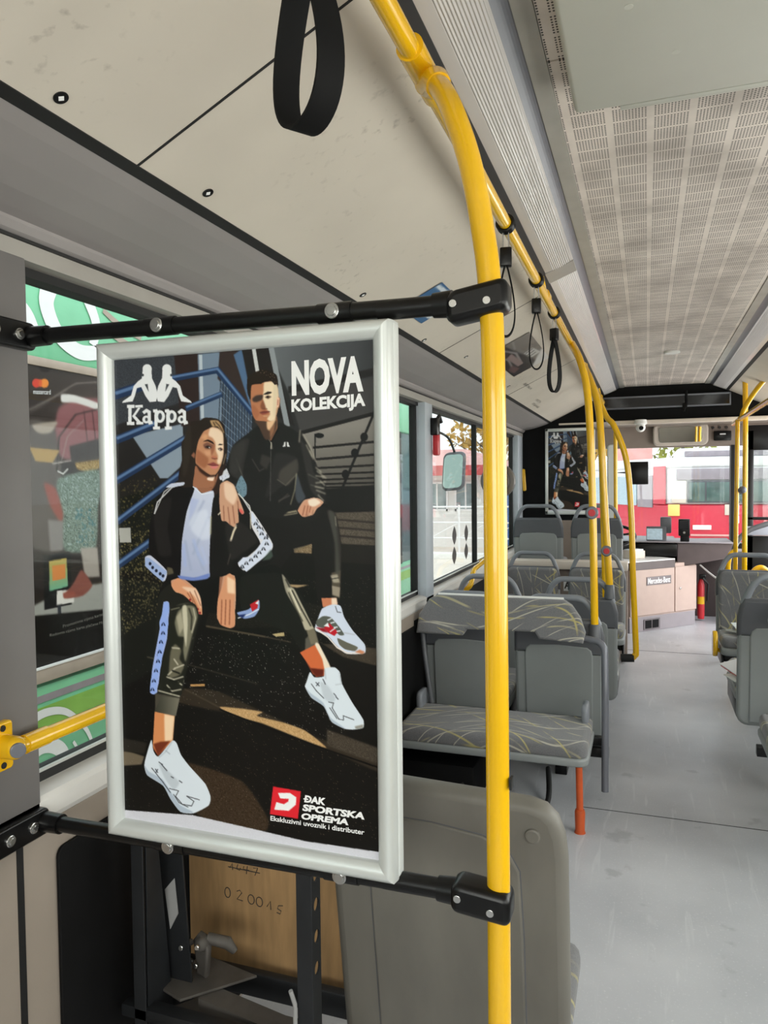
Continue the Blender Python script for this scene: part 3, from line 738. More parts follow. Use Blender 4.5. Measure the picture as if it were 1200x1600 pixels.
    c.poly(A((580, 262), (598, 226), (648, 207), (690, 225), (698, 262), (692, 285), (676, 258), (630, 258), (603, 278), (594, 315), (584, 300)), (38, 28, 24), 0)
    c.specks(A((590, 235), (648, 210), (692, 232), (690, 255), (610, 262)), 70, (96, 70, 54), (.4, .8), 10)
    c.line(A((608, 300), (636, 298)), 2.2, (48, 32, 26)); c.line(A((650, 296), (684, 290)), 2.2, (48, 32, 26))
    c.oval(A((624, 313))[0], 4, 1.8, (40, 28, 24)); c.oval(A((668, 308))[0], 4, 1.8, (40, 28, 24)); c.line(A((634, 345), (656, 346)), 2, (120, 78, 58)); c.line(A((632, 368), (668, 366)), 2.2, (150, 88, 74)); c.line(A((636, 374), (664, 372)), 1.4, (182, 124, 104), 1)
    c.poly(A((700, 310), (706, 315), (702, 350), (696, 350)), (170, 120, 92)); c.oval(A((690, 300))[0], 2, 3, (214, 170, 134), 1)
    # emblem on the jacket
    for s in (-1, 1): c.poly(A((728 + s * 2, 478), (728 + s * 8, 480), (728 + s * 9, 488), (728 + s * 14, 497), (728 + s * 3, 496)), (220, 220, 220), curve=False)
    c.poly(A((480, 600), (505, 578), (516, 606), (490, 628)), (214, 216, 222), 0); c.specks(A((480, 600), (505, 578), (516, 606), (490, 628)), 12, (40, 40, 50), (.6, 1.1), 11)
    c.poly(A((482, 640), (505, 626), (532, 640), (548, 690), (570, 742), (556, 750), (548, 740), (550, 790), (536, 792), (520, 788), (500, 780), (486, 772), (478, 720)), (206, 162, 136), 0)
    for q in (((520, 720), (532, 788)), ((505, 720), (512, 780)), ((492, 710), (496, 772)), ((538, 700), (552, 745))): c.line(A(*q), 1.3, (140, 92, 72), 1, .8)
    c.poly(A((772, 735), (796, 697), (846, 690), (868, 706), (842, 730), (828, 752), (790, 760)), (210, 166, 140), 0)
    for q in (((800, 715), (790, 755)), ((816, 715), (808, 756)), ((832, 712), (826, 750))): c.line(A(*q), 1.3, (146, 98, 78), 1, .8)
    # woman, seated in front
    c.poly(A((400, 405), (432, 388), (470, 392), (494, 415), (502, 470), (502, 560), (480, 620), (472, 700), (484, 770), (452, 772), (440, 650), (386, 650), (330, 660), (325, 600), (345, 520), (362, 450)), (40, 29, 26), 0)
    c.poly(A((470, 540), (500, 560), (478, 640), (470, 760), (452, 760), (456, 640)), (58, 42, 36), 1)
    c.poly(A((384, 590), (470, 590), (462, 640), (432, 678), (388, 652)), (160, 112, 86), 1)
    c.poly(A((408, 430), (448, 405), (486, 420), (497, 470), (494, 525), (480, 580), (458, 606), (432, 604), (402, 575), (385, 520), (388, 465)), (204, 158, 128), 0)
    c.poly(A((388, 465), (408, 445), (400, 520), (420, 590), (402, 575), (385, 520)), (156, 110, 84), 2)
    c.poly(A((410, 600), (455, 606), (450, 628), (420, 640)), (112, 74, 58), 2)
    c.line(A((418, 484), (444, 478)), 2.4, (44, 30, 26)); c.line(A((468, 484), (494, 488)), 2.2, (44, 30, 26))
    c.oval(A((432, 497))[0], 5, 2.2, (36, 26, 24)); c.oval(A((480, 500))[0], 4.4, 2.2, (36, 26, 24)); c.line(A((460, 500), (464, 538)), 2, (168, 120, 94), 1); c.line(A((448, 542), (470, 544)), 2, (134, 84, 66))
    c.oval(A((458, 568))[0], 8, 4, (172, 92, 84)); c.line(A((440, 568), (476, 569)), 1.2, (110, 56, 52)); c.oval(A((414, 530))[0], 7, 8, (216, 172, 142), 3)
    c.poly(A((376, 515), (386, 512), (388, 545), (378, 545)), (150, 92, 70))
    c.poly(A((383, 645), (410, 672), (455, 662), (458, 720), (444, 830), (442, 990), (400, 1000), (326, 988), (336, 850), (352, 740)), (208, 214, 232), 0, col2=(176, 184, 212), d=A((420, 680), (360, 990)))
    for q in (((420, 700), (370, 800)), ((436, 760), (380, 900)), ((380, 860), (420, 960)), ((350, 850), (372, 960))): c.line(A(*q), 4, (168, 178, 206), 3, .6)
    c.poly(A((350, 628), (386, 648), (356, 740), (338, 850), (330, 990), (270, 1002), (222, 940), (214, 860), (220, 780), (240, 700), (285, 645)), (25, 22, 22), 0)
    c.poly(A((232, 760), (262, 700), (300, 690), (285, 800), (300, 900), (250, 900)), (40, 37, 36), 4)
    c.poly(A((455, 690), (500, 660), (560, 690), (600, 745), (640, 800), (682, 870), (676, 925), (590, 965), (520, 1000), (445, 992), (444, 830)), (28, 25, 24), 0)
    c.poly(A((500, 790), (560, 780), (620, 850), (560, 900), (520, 920)), (44, 41, 39), 4)
    c.line(A((235, 748), (246, 705), (300, 650), (345, 634)), 1.8, (214, 214, 216)); c.line(A((552, 668), (600, 748)), 2, (200, 200, 204)); c.line(A((520, 850), (540, 790)), 3, (170, 160, 150), 1)
    c.poly(A((592, 742), (604, 742), (640, 796), (678, 862), (668, 893), (620, 930), (578, 966), (548, 938), (590, 905), (632, 862), (600, 800)), (222, 222, 228), 0)
    for x, y in ((612, 775), (632, 805), (650, 830), (660, 862), (640, 885), (616, 906), (594, 926), (572, 946)):
        for s in (-6, 6): c.poly(A((x + s, y - 8), (x + s * 2.2, y + 9), (x, y + 7)), (40, 40, 48), curve=False)
    c.poly(A((200, 912), (222, 905), (282, 962), (270, 1002), (208, 945)), (206, 210, 228), 0)
    for x, y in ((220, 930), (240, 950), (260, 972)): c.oval(A((x, y))[0], 3.2, 3.6, (44, 46, 60))
    # trousers
    c.poly(A((280, 1000), (445, 985), (600, 955), (690, 940), (742, 1010), (790, 1100), (420, 1120), (250, 1080)), (24, 23, 21), 1)
    c.poly(B((560, 0), (716, -10), (790, 80), (830, 180), (850, 250), (792, 284), (742, 215), (650, 170), (560, 120)), (34, 34, 30), 1)
    c.poly(B((712, -10), (735, 20), (795, 120), (840, 220), (822, 225), (775, 140), (728, 60)), (158, 152, 136), 1); c.line(B((726, 10), (812, 180)), 2, (58, 56, 50), 1)
    c.poly(B((800, 232), (836, 196), (850, 250), (798, 286)), (102, 98, 88), 1, curve=False)
    c.poly(B((250, 80), (300, 25), (360, 55), (400, 110), (402, 150), (382, 260), (352, 370), (332, 450), (240, 440), (236, 330)), (40, 40, 34), 0)
    c.poly(B((318, 110), (372, 100), (392, 150), (372, 250), (346, 360), (330, 420), (300, 420), (318, 300), (300, 200)), (94, 92, 78), 2)
    for q in (((330, 120), (384, 150)), ((320, 180), (376, 230)), ((300, 290), (352, 270)), ((296, 330), (350, 330)), ((290, 380), (344, 390)), ((310, 350), (340, 300)), ((268, 420), (320, 440))): c.line(B(*q), 4, (196, 192, 172), 2, .85)
    c.line(B((330, 160), (310, 300)), 4, (52, 50, 44), 2)
    c.poly(B((272, 96), (290, 96), (292, 150), (284, 230), (262, 320), (248, 430), (224, 434), (228, 350), (246, 250), (264, 150)), (168, 186, 236), 0)
    for k in range(8): c.oval(B((280 - k * 6.5, 125 + k * 42))[0], 3, 4.6, (36, 44, 72))
    c.poly(B((240, 436), (330, 448), (316, 522), (240, 505)), (84, 80, 70), 1, curve=False)
    c.poly(B((240, 504), (312, 520), (302, 618), (252, 668), (232, 640)), (216, 160, 118), 0, curve=False, col2=(150, 78, 48), d=B((290, 560), (236, 590)))
    # hands
    c.poly(B((298, 15), (340, 5), (382, 38), (405, 72), (414, 132), (402, 140), (380, 98), (350, 72), (308, 50)), (208, 160, 132), 0)
    for q in (((360, 45), (402, 125)), ((345, 50), (378, 96)), ((330, 50), (352, 76))): c.line(B(*q), 1.4, (140, 90, 70), 1, .8)
    c.poly(B((490, 0), (535, -4), (540, 60), (538, 120), (524, 172), (508, 178), (486, 172), (470, 155), (472, 100), (482, 50)), (208, 162, 134), 0)
    for x in (486, 502, 520): c.line(B((x, 90), (x - 2, 170)), 1.4, (142, 94, 72), 1, .8)
    c.poly(B((480, 0), (492, 0), (476, 100), (470, 150)), (164, 116, 92), 1)
    # near white trainers
    c.poly(B((784, 284), (850, 250), (892, 345), (866, 372), (828, 366)), (216, 160, 120), 0, curve=False, col2=(132, 64, 40), d=B((880, 300), (800, 320)))
    # second, closer sketches of faces, hands, folds and shoes
    def F(x0, y0, k): return lambda *p: [(x0 + x / k, y0 + y / k) for x, y in p]
    Wf, Mf, T, Lg, Sh, Mt = F(285, 640, 12), F(370, 565, 12), F(230, 740, 5.4545), F(220, 920, 4.443), F(440, 920, 6.669), F(340, 660, 5.333)
    P = c.poly
    # man: jacket sheen, hands, trousers
    P(Mt((560, 390), (690, 300), (705, 400), (620, 520), (540, 470)), (82, 78, 72), 4, .8); P(Mt((400, 260), (480, 290), (440, 390), (385, 340)), (74, 70, 65), 4, .7); P(Mt((150, 200), (260, 150), (250, 260), (190, 420), (130, 400)), (62, 60, 58), 5, .8)
    c.line(Mt((530, 470), (600, 520), (690, 430)), 1.4, (120, 114, 104), 1, .8); c.line(Mt((320, 300), (380, 400), (420, 380)), 1.2, (84, 80, 74), 1); c.line(Mt((400, 40), (480, 170), (490, 215)), 1.2, (120, 116, 108), 0); c.line(Mt((480, 160), (478, 215)), 1.6, (180, 174, 160), 0)
    c.line(Mt((540, 660), (620, 590)), 1.2, (84, 78, 70), 1)
    for q in (((740, 90), (800, 190), (850, 320)), ((720, 60), (712, 160)), ((800, 230), (830, 300)), ((770, 180), (820, 280)), ((850, 370), (895, 410)), ((860, 400), (935, 460)), ((850, 440), (920, 450)), ((850, 500), (930, 490)), ((845, 530), (920, 545)), ((855, 560), (930, 590)), ((870, 600), (915, 650)), ((885, 480), (925, 520))):
        c.line(Mt(*q), 2.2, (176, 170, 156), 2, .75)
    P(Mt((690, 420), (740, 560), (765, 620), (710, 670), (680, 610)), (78, 84, 92), 2, .9); c.line(Mt((690, 420), (675, 560), (640, 680)), 1.6, (176, 170, 140), 1, .7)
    P(Mt((580, 775), (620, 740), (690, 725), (700, 755)), (150, 142, 122), 1); c.line(Mt((600, 760), (690, 745)), 1.2, (40, 36, 32))
    P(Mt((700, 730), (730, 690), (780, 640), (840, 622), (895, 660), (890, 692), (830, 722), (812, 752), (790, 750), (770, 782), (738, 776)), (210, 160, 132)); P(Mt((785, 645), (845, 628), (892, 664), (840, 696), (800, 690)), (240, 224, 206), 2)
    for q in (((760, 690), (740, 770)), ((785, 690), (770, 775)), ((808, 696), (796, 745))): c.line(Mt(*q), 1.2, (140, 84, 66), 1)
    P(Mt((955, 735), (1008, 765), (1035, 1000), (1050, 1240), (1012, 1250), (1005, 1000)), (80, 80, 74), 4, .8); c.line(Mt((1012, 780), (1020, 860)), 1.2, (150, 144, 130), 1); P(Mt((970, 1270), (1030, 1260), (1050, 1330), (995, 1330)), (190, 182, 164), 2, .8); c.line(Mt((980, 1300), (1040, 1290)), 1.2, (40, 38, 34)); P(Mt((985, 1355), (1052, 1370), (1046, 1450), (988, 1430)), (160, 150, 134), 1)
    P(Mt((665, 1076), (818, 1006), (816, 1088)), (136, 118, 92), 0, curve=False, noise=14); P(Mt((630, 1345), (790, 1350), (700, 1372), (650, 1366)), (176, 152, 118), 1)
    P(T((655, 90), (715, 55), (770, 90), (800, 160), (830, 240), (860, 325), (842, 342), (808, 290), (815, 405), (792, 422), (778, 452), (742, 432), (706, 402), (668, 392), (650, 250)), (208, 164, 136)); P(T((690, 70), (765, 92), (800, 180), (770, 260), (700, 200)), (240, 212, 188), 4, .9)
    for q in (((685, 270), (690, 395)), ((722, 280), (740, 430)), ((762, 270), (780, 420)), ((805, 230), (812, 300))): c.line(T(*q), 1.3, (150, 96, 78), 1)
    P(T((828, 290), (860, 325), (842, 342), (815, 310)), (226, 110, 104), 1); P(T((650, 20), (700, 0), (735, 5), (730, 30), (660, 50)), (214, 218, 230)); c.specks(T((650, 20), (700, 0), (735, 5), (730, 30), (660, 50)), 14, (50, 50, 70), (.5, .9), 31)
    P(T((790, 110), (835, 10), (880, 90), (880, 170), (840, 200)), (120, 146, 160)); c.specks(T((790, 110), (835, 10), (880, 90), (880, 170), (840, 200)), 90, (44, 52, 58), (.5, .9), 32)
    # man's head
    P(Mf((410, 1080), (800, 1080), (800, 1260), (700, 1440), (600, 1440), (480, 1200)), (86, 66, 54), 1); P(Mf((640, 1090), (800, 1060), (745, 1200), (690, 1280), (640, 1240)), (232, 194, 156), 2); P(Mf((690, 1260), (790, 1140), (770, 1300), (700, 1440)), (150, 110, 84), 2)
    P(Mf((335, 430), (520, 390), (700, 340), (822, 420), (852, 620), (822, 860), (792, 1060), (700, 1110), (560, 1100), (430, 1085), (362, 950), (335, 700)), (188, 130, 96))
    P(Mf((585, 375), (740, 360), (828, 430), (850, 640), (815, 860), (792, 1070), (700, 1105), (640, 1060), (700, 960), (612, 860), (560, 690), (575, 520)), (240, 220, 190), 2); P(Mf((760, 420), (825, 430), (845, 640), (810, 860), (770, 1050), (750, 800)), (222, 206, 178), 3, .7)
    P(Mf((362, 680), (430, 622), (560, 606), (545, 700), (450, 742), (380, 735)), (74, 60, 54), 2); P(Mf((350, 800), (420, 820), (500, 960), (430, 1070), (362, 950)), (176, 116, 84), 3)
    P(Mf((565, 602), (650, 545), (728, 556), (705, 582), (625, 604)), (38, 28, 24)); P(Mf((596, 655), (650, 615), (725, 640), (660, 684)), (96, 70, 58), 1); c.oval(Mf((650, 645))[0], 1.8, 1.6, (34, 26, 24))
    P(Mf((515, 810), (560, 700), (610, 830), (605, 885), (530, 868)), (142, 92, 68), 2); c.line(Mf((545, 868), (640, 872)), 1.2, (110, 64, 50), 1)
    P(Mf((498, 945), (570, 905), (695, 918), (645, 958), (560, 982)), (148, 82, 70), 1); c.line(Mf((505, 940), (690, 925)), 1.0, (88, 46, 40)); P(Mf((560, 1000), (680, 990), (640, 1020), (580, 1020)), (206, 166, 134), 1)
    P(Mf((822, 640), (872, 670), (862, 820), (822, 866)), (238, 200, 172)); c.line(Mf((845, 700), (840, 800)), 1.4, (176, 110, 96), 1)
    P(Mf((262, 320), (360, 205), (540, 135), (700, 165), (805, 245), (838, 380), (785, 420), (720, 350), (560, 372), (530, 402), (352, 425), (328, 700), (290, 600)), (46, 34, 28)); c.specks(Mf((400, 190), (540, 135), (700, 165), (810, 250), (835, 380), (780, 420), (690, 300), (560, 220)), 120, (176, 150, 120), (.5, 1.0), 33, .7)
    # woman's head
    P(Wf((225, 210), (400, 190), (480, 140), (600, 138), (745, 188), (855, 400), (912, 600), (915, 800), (865, 1000), (785, 1100), (705, 1250), (650, 1440), (300, 1440), (60, 1440), (20, 1240), (70, 1000), (60, 600), (225, 420)), (48, 39, 33)); P(Wf((110, 500), (220, 300), (240, 700), (150, 1200), (80, 1200)), (58, 50, 42), 4)
    P(Wf((592, 190), (740, 192), (805, 280), (862, 430), (800, 385), (730, 300), (640, 305)), (186, 154, 114), 1); c.line(Wf((690, 215), (760, 280), (830, 400)), 1.4, (70, 52, 40), 1); c.line(Wf((650, 220), (690, 290)), 1.4, (60, 44, 34), 1)
    P(Wf((330, 1040), (560, 1230), (690, 1230), (650, 1440), (285, 1440), (300, 1200)), (168, 118, 90)); P(Wf((535, 1285), (590, 1230), (672, 1240), (650, 1325), (560, 1315)), (248, 222, 202), 1)
    P(Wf((470, 400), (560, 348), (640, 312), (745, 340), (832, 430), (848, 640), (840, 850), (800, 1020), (752, 1130), (690, 1212), (600, 1218), (520, 1172), (400, 1084), (328, 1000), (322, 880), (345, 700), (380, 560)), (198, 146, 112))
    P(Wf((600, 328), (740, 345), (832, 440), (842, 640), (838, 850), (792, 1000), (745, 1010), (722, 960), (742, 860), (702, 760), (690, 610), (640, 520), (560, 470)), (240, 216, 190), 3); P(Wf((420, 520), (480, 440), (560, 470), (520, 560)), (218, 168, 128), 4)
    P(Wf((345, 740), (420, 780), (560, 900), (550, 1010), (480, 1090), (330, 970)), (170, 114, 84), 4); P(Wf((480, 760), (600, 760), (600, 860), (520, 840)), (216, 166, 132), 4)
    P(Wf((328, 1005), (420, 1090), (520, 1172), (600, 1218), (690, 1215), (660, 1250), (540, 1250), (400, 1150)), (66, 42, 33), 2)
    P(Wf((600, 650), (684, 640), (668, 760), (622, 850), (612, 780)), (164, 110, 84), 2); P(Wf((615, 890), (640, 850), (700, 860), (735, 910), (690, 925)), (196, 128, 100), 1); c.line(Wf((625, 898), (680, 912), (725, 905)), 1.2, (104, 60, 48), 1)
    P(Wf((462, 592), (548, 546), (640, 588), (672, 640), (600, 606), (540, 580)), (50, 33, 29)); P(Wf((738, 652), (775, 626), (845, 640), (800, 656)), (52, 34, 30))
    P(Wf((462, 650), (540, 600), (640, 650), (612, 722), (510, 724)), (134, 92, 76), 2); P(Wf((490, 690), (550, 660), (618, 690), (570, 716)), (42, 30, 29), 1); c.oval(Wf((580, 700))[0], 1.1, 1.0, (220, 214, 208)); P(Wf((735, 722), (790, 698), (838, 735), (790, 764)), (74, 50, 44), 1); c.oval(Wf((775, 735))[0], 1.0, .9, (210, 200, 194))
    P(Wf((542, 1012), (655, 972), (755, 1030), (650, 1042)), (142, 74, 72), 1); P(Wf((585, 1050), (650, 1040), (755, 1038), (705, 1095), (640, 1096)), (216, 134, 130), 1); c.line(Wf((550, 1015), (650, 1040), (750, 1032)), 1.0, (96, 44, 44))
    P(Wf((238, 850), (290, 780), (316, 830), (300, 905)), (152, 104, 82), 1); c.line(Wf((840, 1010), (890, 820)), 1.6, (176, 156, 130), 1, .7)
    # woman: shirt folds, tapes, hands
    P(T((395, 430), (450, 330), (540, 300), (572, 420), (572, 540), (500, 560), (430, 500)), (228, 234, 248), 9, .6); P(T((405, 200), (480, 220), (430, 330), (390, 400)), (176, 188, 226), 5, .6); c.line(T((430, 560), (470, 680), (520, 770)), 5, (176, 190, 226), 4, .7); c.line(T((345, 600), (360, 780)), 5, (172, 186, 226), 4, .7); c.line(T((500, 620), (540, 760)), 4, (190, 200, 230), 3, .6)
    P(T((300, 862), (440, 880), (565, 845), (550, 890), (430, 908), (320, 892)), (124, 144, 204), 1); c.line(T((425, 105), (500, 170), (590, 155)), 1.6, (230, 236, 246), 0)
    P(T((905, 330), (930, 330), (1000, 450), (1102, 600), (1086, 662), (880, 832), (806, 758), (850, 710), (920, 702), (1002, 592), (1022, 562), (985, 542), (986, 492), (930, 420)), (218, 224, 240), curve=False)
    for x, y in ((958, 420), (985, 450), (1010, 505), (1045, 540), (1052, 590), (1025, 635), (990, 665), (958, 697), (920, 727), (880, 757), (845, 785)):
        for s in (-1, 1): P(T((x + s * 3, y - 16), (x + s * 15, y + 2), (x + s * 20, y + 18), (x + s * 4, y + 12)), (34, 36, 48), curve=False)
    P(T((22, 708), (60, 715), (206, 830), (170, 916), (90, 850), (18, 780)), (168, 186, 224), curve=False)
    for x, y in ((62, 762), (84, 795), (115, 822), (148, 848), (172, 866)): c.oval(T((x, y))[0], 2.2, 2.6, (36, 40, 60))
    c.line(T((350, 75), (240, 105), (180, 150), (100, 335)), 1.4, (206, 206, 206)); P(T((195, 112), (240, 80), (350, 68), (340, 95), (240, 112)), (206, 212, 228)); c.line(T((915, 310), (905, 270), (810, 165)), 1.6, (222, 220, 214)); c.line(T((915, 330), (915, 465)), 1.4, (176, 168, 150)); c.line(T((750, 555), (770, 490), (792, 450)), 2.4, (220, 210, 184)); c.line(T((640, 345), (660, 325)), 1.8, (220, 210, 190)); c.line(T((580, 360), (575, 510)), 2, (176, 172, 140), 1, .8); c.line(T((720, 770), (745, 680)), 1.2, (96, 90, 80), 1)
    P(T((205, 790), (250, 800), (265, 845), (210, 860)), (130, 122, 96), 2, .7); P(T((1010, 740), (1090, 640), (1108, 700), (1080, 725)), (72, 84, 76), 2)
    P(T((242, 940), (300, 884), (400, 952), (450, 970), (492, 1060), (506, 1190), (480, 1184), (432, 1092), (412, 1088), (340, 1020), (280, 1004)), (222, 162, 124)); P(T((330, 960), (450, 975), (490, 1060), (498, 1150), (440, 1040)), (244, 214, 188), 3, .9)
    for q in (((400, 1000), (470, 1150)), ((380, 1010), (430, 1090)), ((440, 990), (492, 1120))): c.line(T(*q), 1.2, (150, 92, 68), 1)
    for q in ((402, 1070), (486, 1180), (468, 1150)): c.oval(T(q)[0], 1.6, 2.0, (150, 30, 44))
    P(T((700, 872), (740, 845), (786, 892), (786, 1000), (772, 1100), (786, 1200), (782, 1290), (740, 1310), (660, 1280), (632, 1200), (640, 1060), (680, 950)), (218, 160, 124)); P(T((715, 870), (782, 905), (782, 1020), (720, 1010)), (244, 212, 180), 4); 
    for x in (672, 706, 742): c.line(T((x, 1070), (x - 6, 1280)), 1.4, (150, 88, 66), 1)
    # satin trouser leg
    P(Lg((230, 150), (300, 108), (402, 98), (434, 180), (392, 330), (352, 480), (332, 600), (302, 742), (150, 704), (172, 600), (210, 400)), (42, 43, 35)); P(Lg((266, 230), (290, 150), (350, 110), (404, 120), (424, 190), (392, 300), (362, 420), (340, 500), (325, 420), (330, 330), (290, 322)), (132, 129, 110), 3)
    P(Lg((318, 122), (348, 114), (356, 250), (345, 400), (330, 300)), (206, 200, 178), 2); P(Lg((278, 190), (308, 150), (330, 260), (300, 312)), (176, 170, 148), 3); c.line(Lg((365, 130), (385, 190), (380, 280)), 2.4, (64, 62, 52), 2); c.line(Lg((395, 130), (410, 200), (385, 300)), 1.6, (196, 190, 170), 1); c.line(Lg((240, 140), (300, 125)), 1.4, (150, 146, 126), 1)
    P(Lg((238, 430), (270, 378), (312, 420), (300, 480), (332, 530), (300, 592), (228, 606)), (116, 112, 94), 3)
    for q in (((212, 604), (262, 622), (326, 602)), ((220, 592), (268, 545), (332, 520)), ((155, 698), (240, 722), (302, 738)), ((214, 660), (250, 702), (312, 690)), ((248, 402), (300, 408)), ((290, 640), (318, 660)), ((262, 480), (290, 520))): c.line(Lg(*q), 2.0, (214, 208, 188), 1, .9)
    for q in (((230, 630), (300, 645)), ((250, 560), (300, 580)), ((190, 680), (250, 690))): c.line(Lg(*q), 2.4, (34, 35, 28), 1)
    P(Lg((190, 86), (225, 100), (228, 150), (205, 190), (224, 230), (210, 300), (185, 400), (175, 520), (150, 600), (135, 715), (98, 712), (104, 620), (140, 500), (155, 400), (168, 300), (160, 230), (178, 170)), (158, 182, 238))
    for x, y in ((188, 240), (186, 300), (172, 362), (163, 430), (152, 495), (138, 560), (124, 630), (114, 690)):
        for s in (-1, 1): P(Lg((x + s * 2, y - 15), (x + s * 12, y), (x + s * 15, y + 14), (x + s * 3, y + 8)), (32, 42, 76), curve=False)
    P(Lg((178, 734), (302, 752), (276, 872), (128, 842)), (70, 70, 60), 0, curve=False, col2=(128, 124, 110), d=Lg((140, 800), (290, 810)))
    P(Lg((130, 844), (268, 874), (256, 1040), (152, 1142), (118, 1080)), (220, 150, 100), 0, curve=False); P(Lg((196, 860), (266, 875), (252, 1040), (200, 1050)), (246, 216, 182), 3); P(Lg((122, 1066), (170, 1050), (238, 1046), (152, 1148)), (126, 62, 40), 2)
    def shoe(G, o, sole, up, marks, dots, k):
        P(G(*o), (222, 230, 238)); P(G(*sole), (184, 196, 210), 1); P(G(*up), (200, 208, 216), 3)
        for q in marks: c.line(G(*q), 1.2, (56, 58, 64), 0, .9)
        for q in dots: c.line(G(*q), 1.6, (70, 74, 82), 0, .85)
    shoe(Lg, ((60, 1210), (75, 1140), (108, 1036), (122, 1112), (156, 1152), (250, 1044), (282, 1060), (312, 1140), (372, 1220), (480, 1340), (517, 1430), (502, 1490), (400, 1542), (310, 1532), (240, 1442), (190, 1352), (80, 1280)), ((60, 1210), (92, 1256), (182, 1306), (244, 1396), (304, 1484), (400, 1536), (310, 1532), (240, 1442), (190, 1352), (80, 1280)), ((160, 1200), (222, 1250), (300, 1330), (262, 1380), (200, 1300)),
         (((232, 1372), (296, 1388), (276, 1426), (322, 1480), (386, 1492), (402, 1460), (352, 1424), (440, 1450)), ((262, 1412), (298, 1468), (362, 1500)), ((110, 1230), (190, 1330), (240, 1400))), (((160, 1190), (186, 1208)), ((178, 1206), (216, 1250)), ((300, 1318), (320, 1332)), ((136, 1238), (152, 1262)), ((152, 1240), (140, 1262)), ((244, 1290), (262, 1300))), 1)
    c.line(Lg((250, 1050), (205, 1120), (160, 1160)), 1.4, (186, 196, 206), 1); c.line(Lg((205, 1110), (235, 1135)), 1.2, (170, 180, 190), 1)
    # right leg and the two right-hand shoes
    P(Sh((95, -10), (168, -10), (262, 180), (362, 380), (380, 412), (288, 422), (240, 300), (150, 100)), (188, 181, 160), 1); c.line(Sh((150, 10), (250, 210), (345, 380)), 2.0, (52, 50, 44), 1); c.line(Sh((115, 30), (180, 180), (260, 330)), 1.6, (70, 68, 58), 1); c.line(Sh((130, 0), (235, 240)), 1.2, (232, 226, 206), 0); P(Sh((300, 430), (376, 404), (422, 552), (348, 572)), (128, 121, 103), 1, curve=False)
    P(Sh((232, 655), (400, 568), (470, 720), (492, 890), (400, 908), (328, 790)), (212, 116, 72), 0, curve=False); P(Sh((388, 575), (424, 562), (552, 812), (490, 836), (462, 720)), (240, 226, 206), 1); P(Sh((335, 815), (480, 830), (474, 896), (400, 908)), (106, 42, 27), 2)
    shoe(Sh, ((285, 1010), (300, 960), (336, 858), (382, 912), (480, 902), (490, 820), (590, 808), (646, 860), (668, 980), (772, 1170), (888, 1350), (888, 1432), (800, 1452), (700, 1446), (560, 1372), (480, 1212), (350, 1122)), ((285, 1010), (342, 1076), (472, 1174), (546, 1326), (690, 1432), (700, 1446), (560, 1372), (480, 1212), (350, 1122)), ((440, 960), (520, 1000), (600, 1130), (560, 1180), (480, 1120)),
         (((528, 1168), (580, 1178), (566, 1228), (636, 1346), (684, 1354), (680, 1310), (792, 1352)), ((540, 1226), (616, 1340)), ((350, 980), (402, 1052), (480, 1130))), (((582, 1078), (606, 1106)), ((604, 1112), (628, 1140)), ((398, 964), (432, 1002)), ((430, 966), (402, 1000)), ((470, 930), (496, 985))), 1)
    c.line(Sh((640, 860), (662, 980), (600, 990)), 1.3, (190, 196, 204), 1); c.line(Sh((490, 830), (500, 930)), 1.3, (180, 186, 194), 1); P(Sh((800, 1420), (888, 1400), (885, 1436), (810, 1448)), (160, 158, 150), 1)
    P(Sh((455, 90), (612, 88), (622, 160), (470, 184)), (204, 134, 100)); P(Sh((560, 90), (612, 88), (622, 160), (560, 165)), (240, 220, 200), 2)
    P(Sh((388, 392), (420, 300), (462, 200), (560, 158), (652, 170), (692, 290), (782, 430), (904, 570), (906, 660), (800, 672), (700, 662), (600, 572), (520, 482), (400, 432)), (212, 220, 236))
    P(Sh((400, 330), (470, 278), (552, 290), (640, 390), (692, 470), (640, 474), (560, 400), (480, 402), (410, 382)), (98, 102, 94)); P(Sh((478, 402), (540, 350), (582, 400), (628, 440), (590, 484), (530, 452)), (192, 34, 50), curve=False); P(Sh((480, 380), (520, 344), (538, 392)), (236, 238, 240), curve=False); c.line(Sh((545, 440), (600, 400)), 1.4, (236, 238, 240)); P(Sh((390, 392), (480, 402), (530, 450), (470, 440)), (150, 36, 44), 1)
    P(Sh((620, 505), (720, 550), (832, 600), (800, 640), (700, 622), (640, 572)), (112, 110, 98)); c.line(Sh((390, 404), (520, 492), (620, 604), (720, 660), (850, 664)), 2.2, (234, 226, 222)); P(Sh((800, 650), (850, 625), (906, 648), (880, 672)), (208, 142, 106), 1)
    for q in (((560, 300), (520, 320)), ((590, 340), (552, 350)), ((620, 390), (585, 395)), ((650, 430), (615, 436))): c.line(Sh(*q), 1.8, (228, 232, 240))
    c.line(Sh((600, 175), (620, 235), (660, 240)), 1.2, (84, 88, 96)); c.line(Sh((690, 450), (800, 470)), 1.2, (176, 180, 190), 1)
    P(T((800, 1180), (900, 1150), (985, 1070), (992, 1140), (950, 1210), (860, 1230)), (150, 170, 214)); P(T((910, 1110), (985, 1066), (975, 1140), (930, 1170)), (196, 44, 54), curve=False); P(T((955, 1100), (985, 1072), (980, 1110)), (240, 240, 240), curve=False); c.line(T((810, 1225), (900, 1195), (985, 1150)), 1.4, (236, 240, 246)); P(T((800, 1200), (880, 1190), (850, 1225)), (40, 56, 110), 1)
    # brand emblem: two figures seated back to back, and the word below it
    Wt = (236, 238, 240)
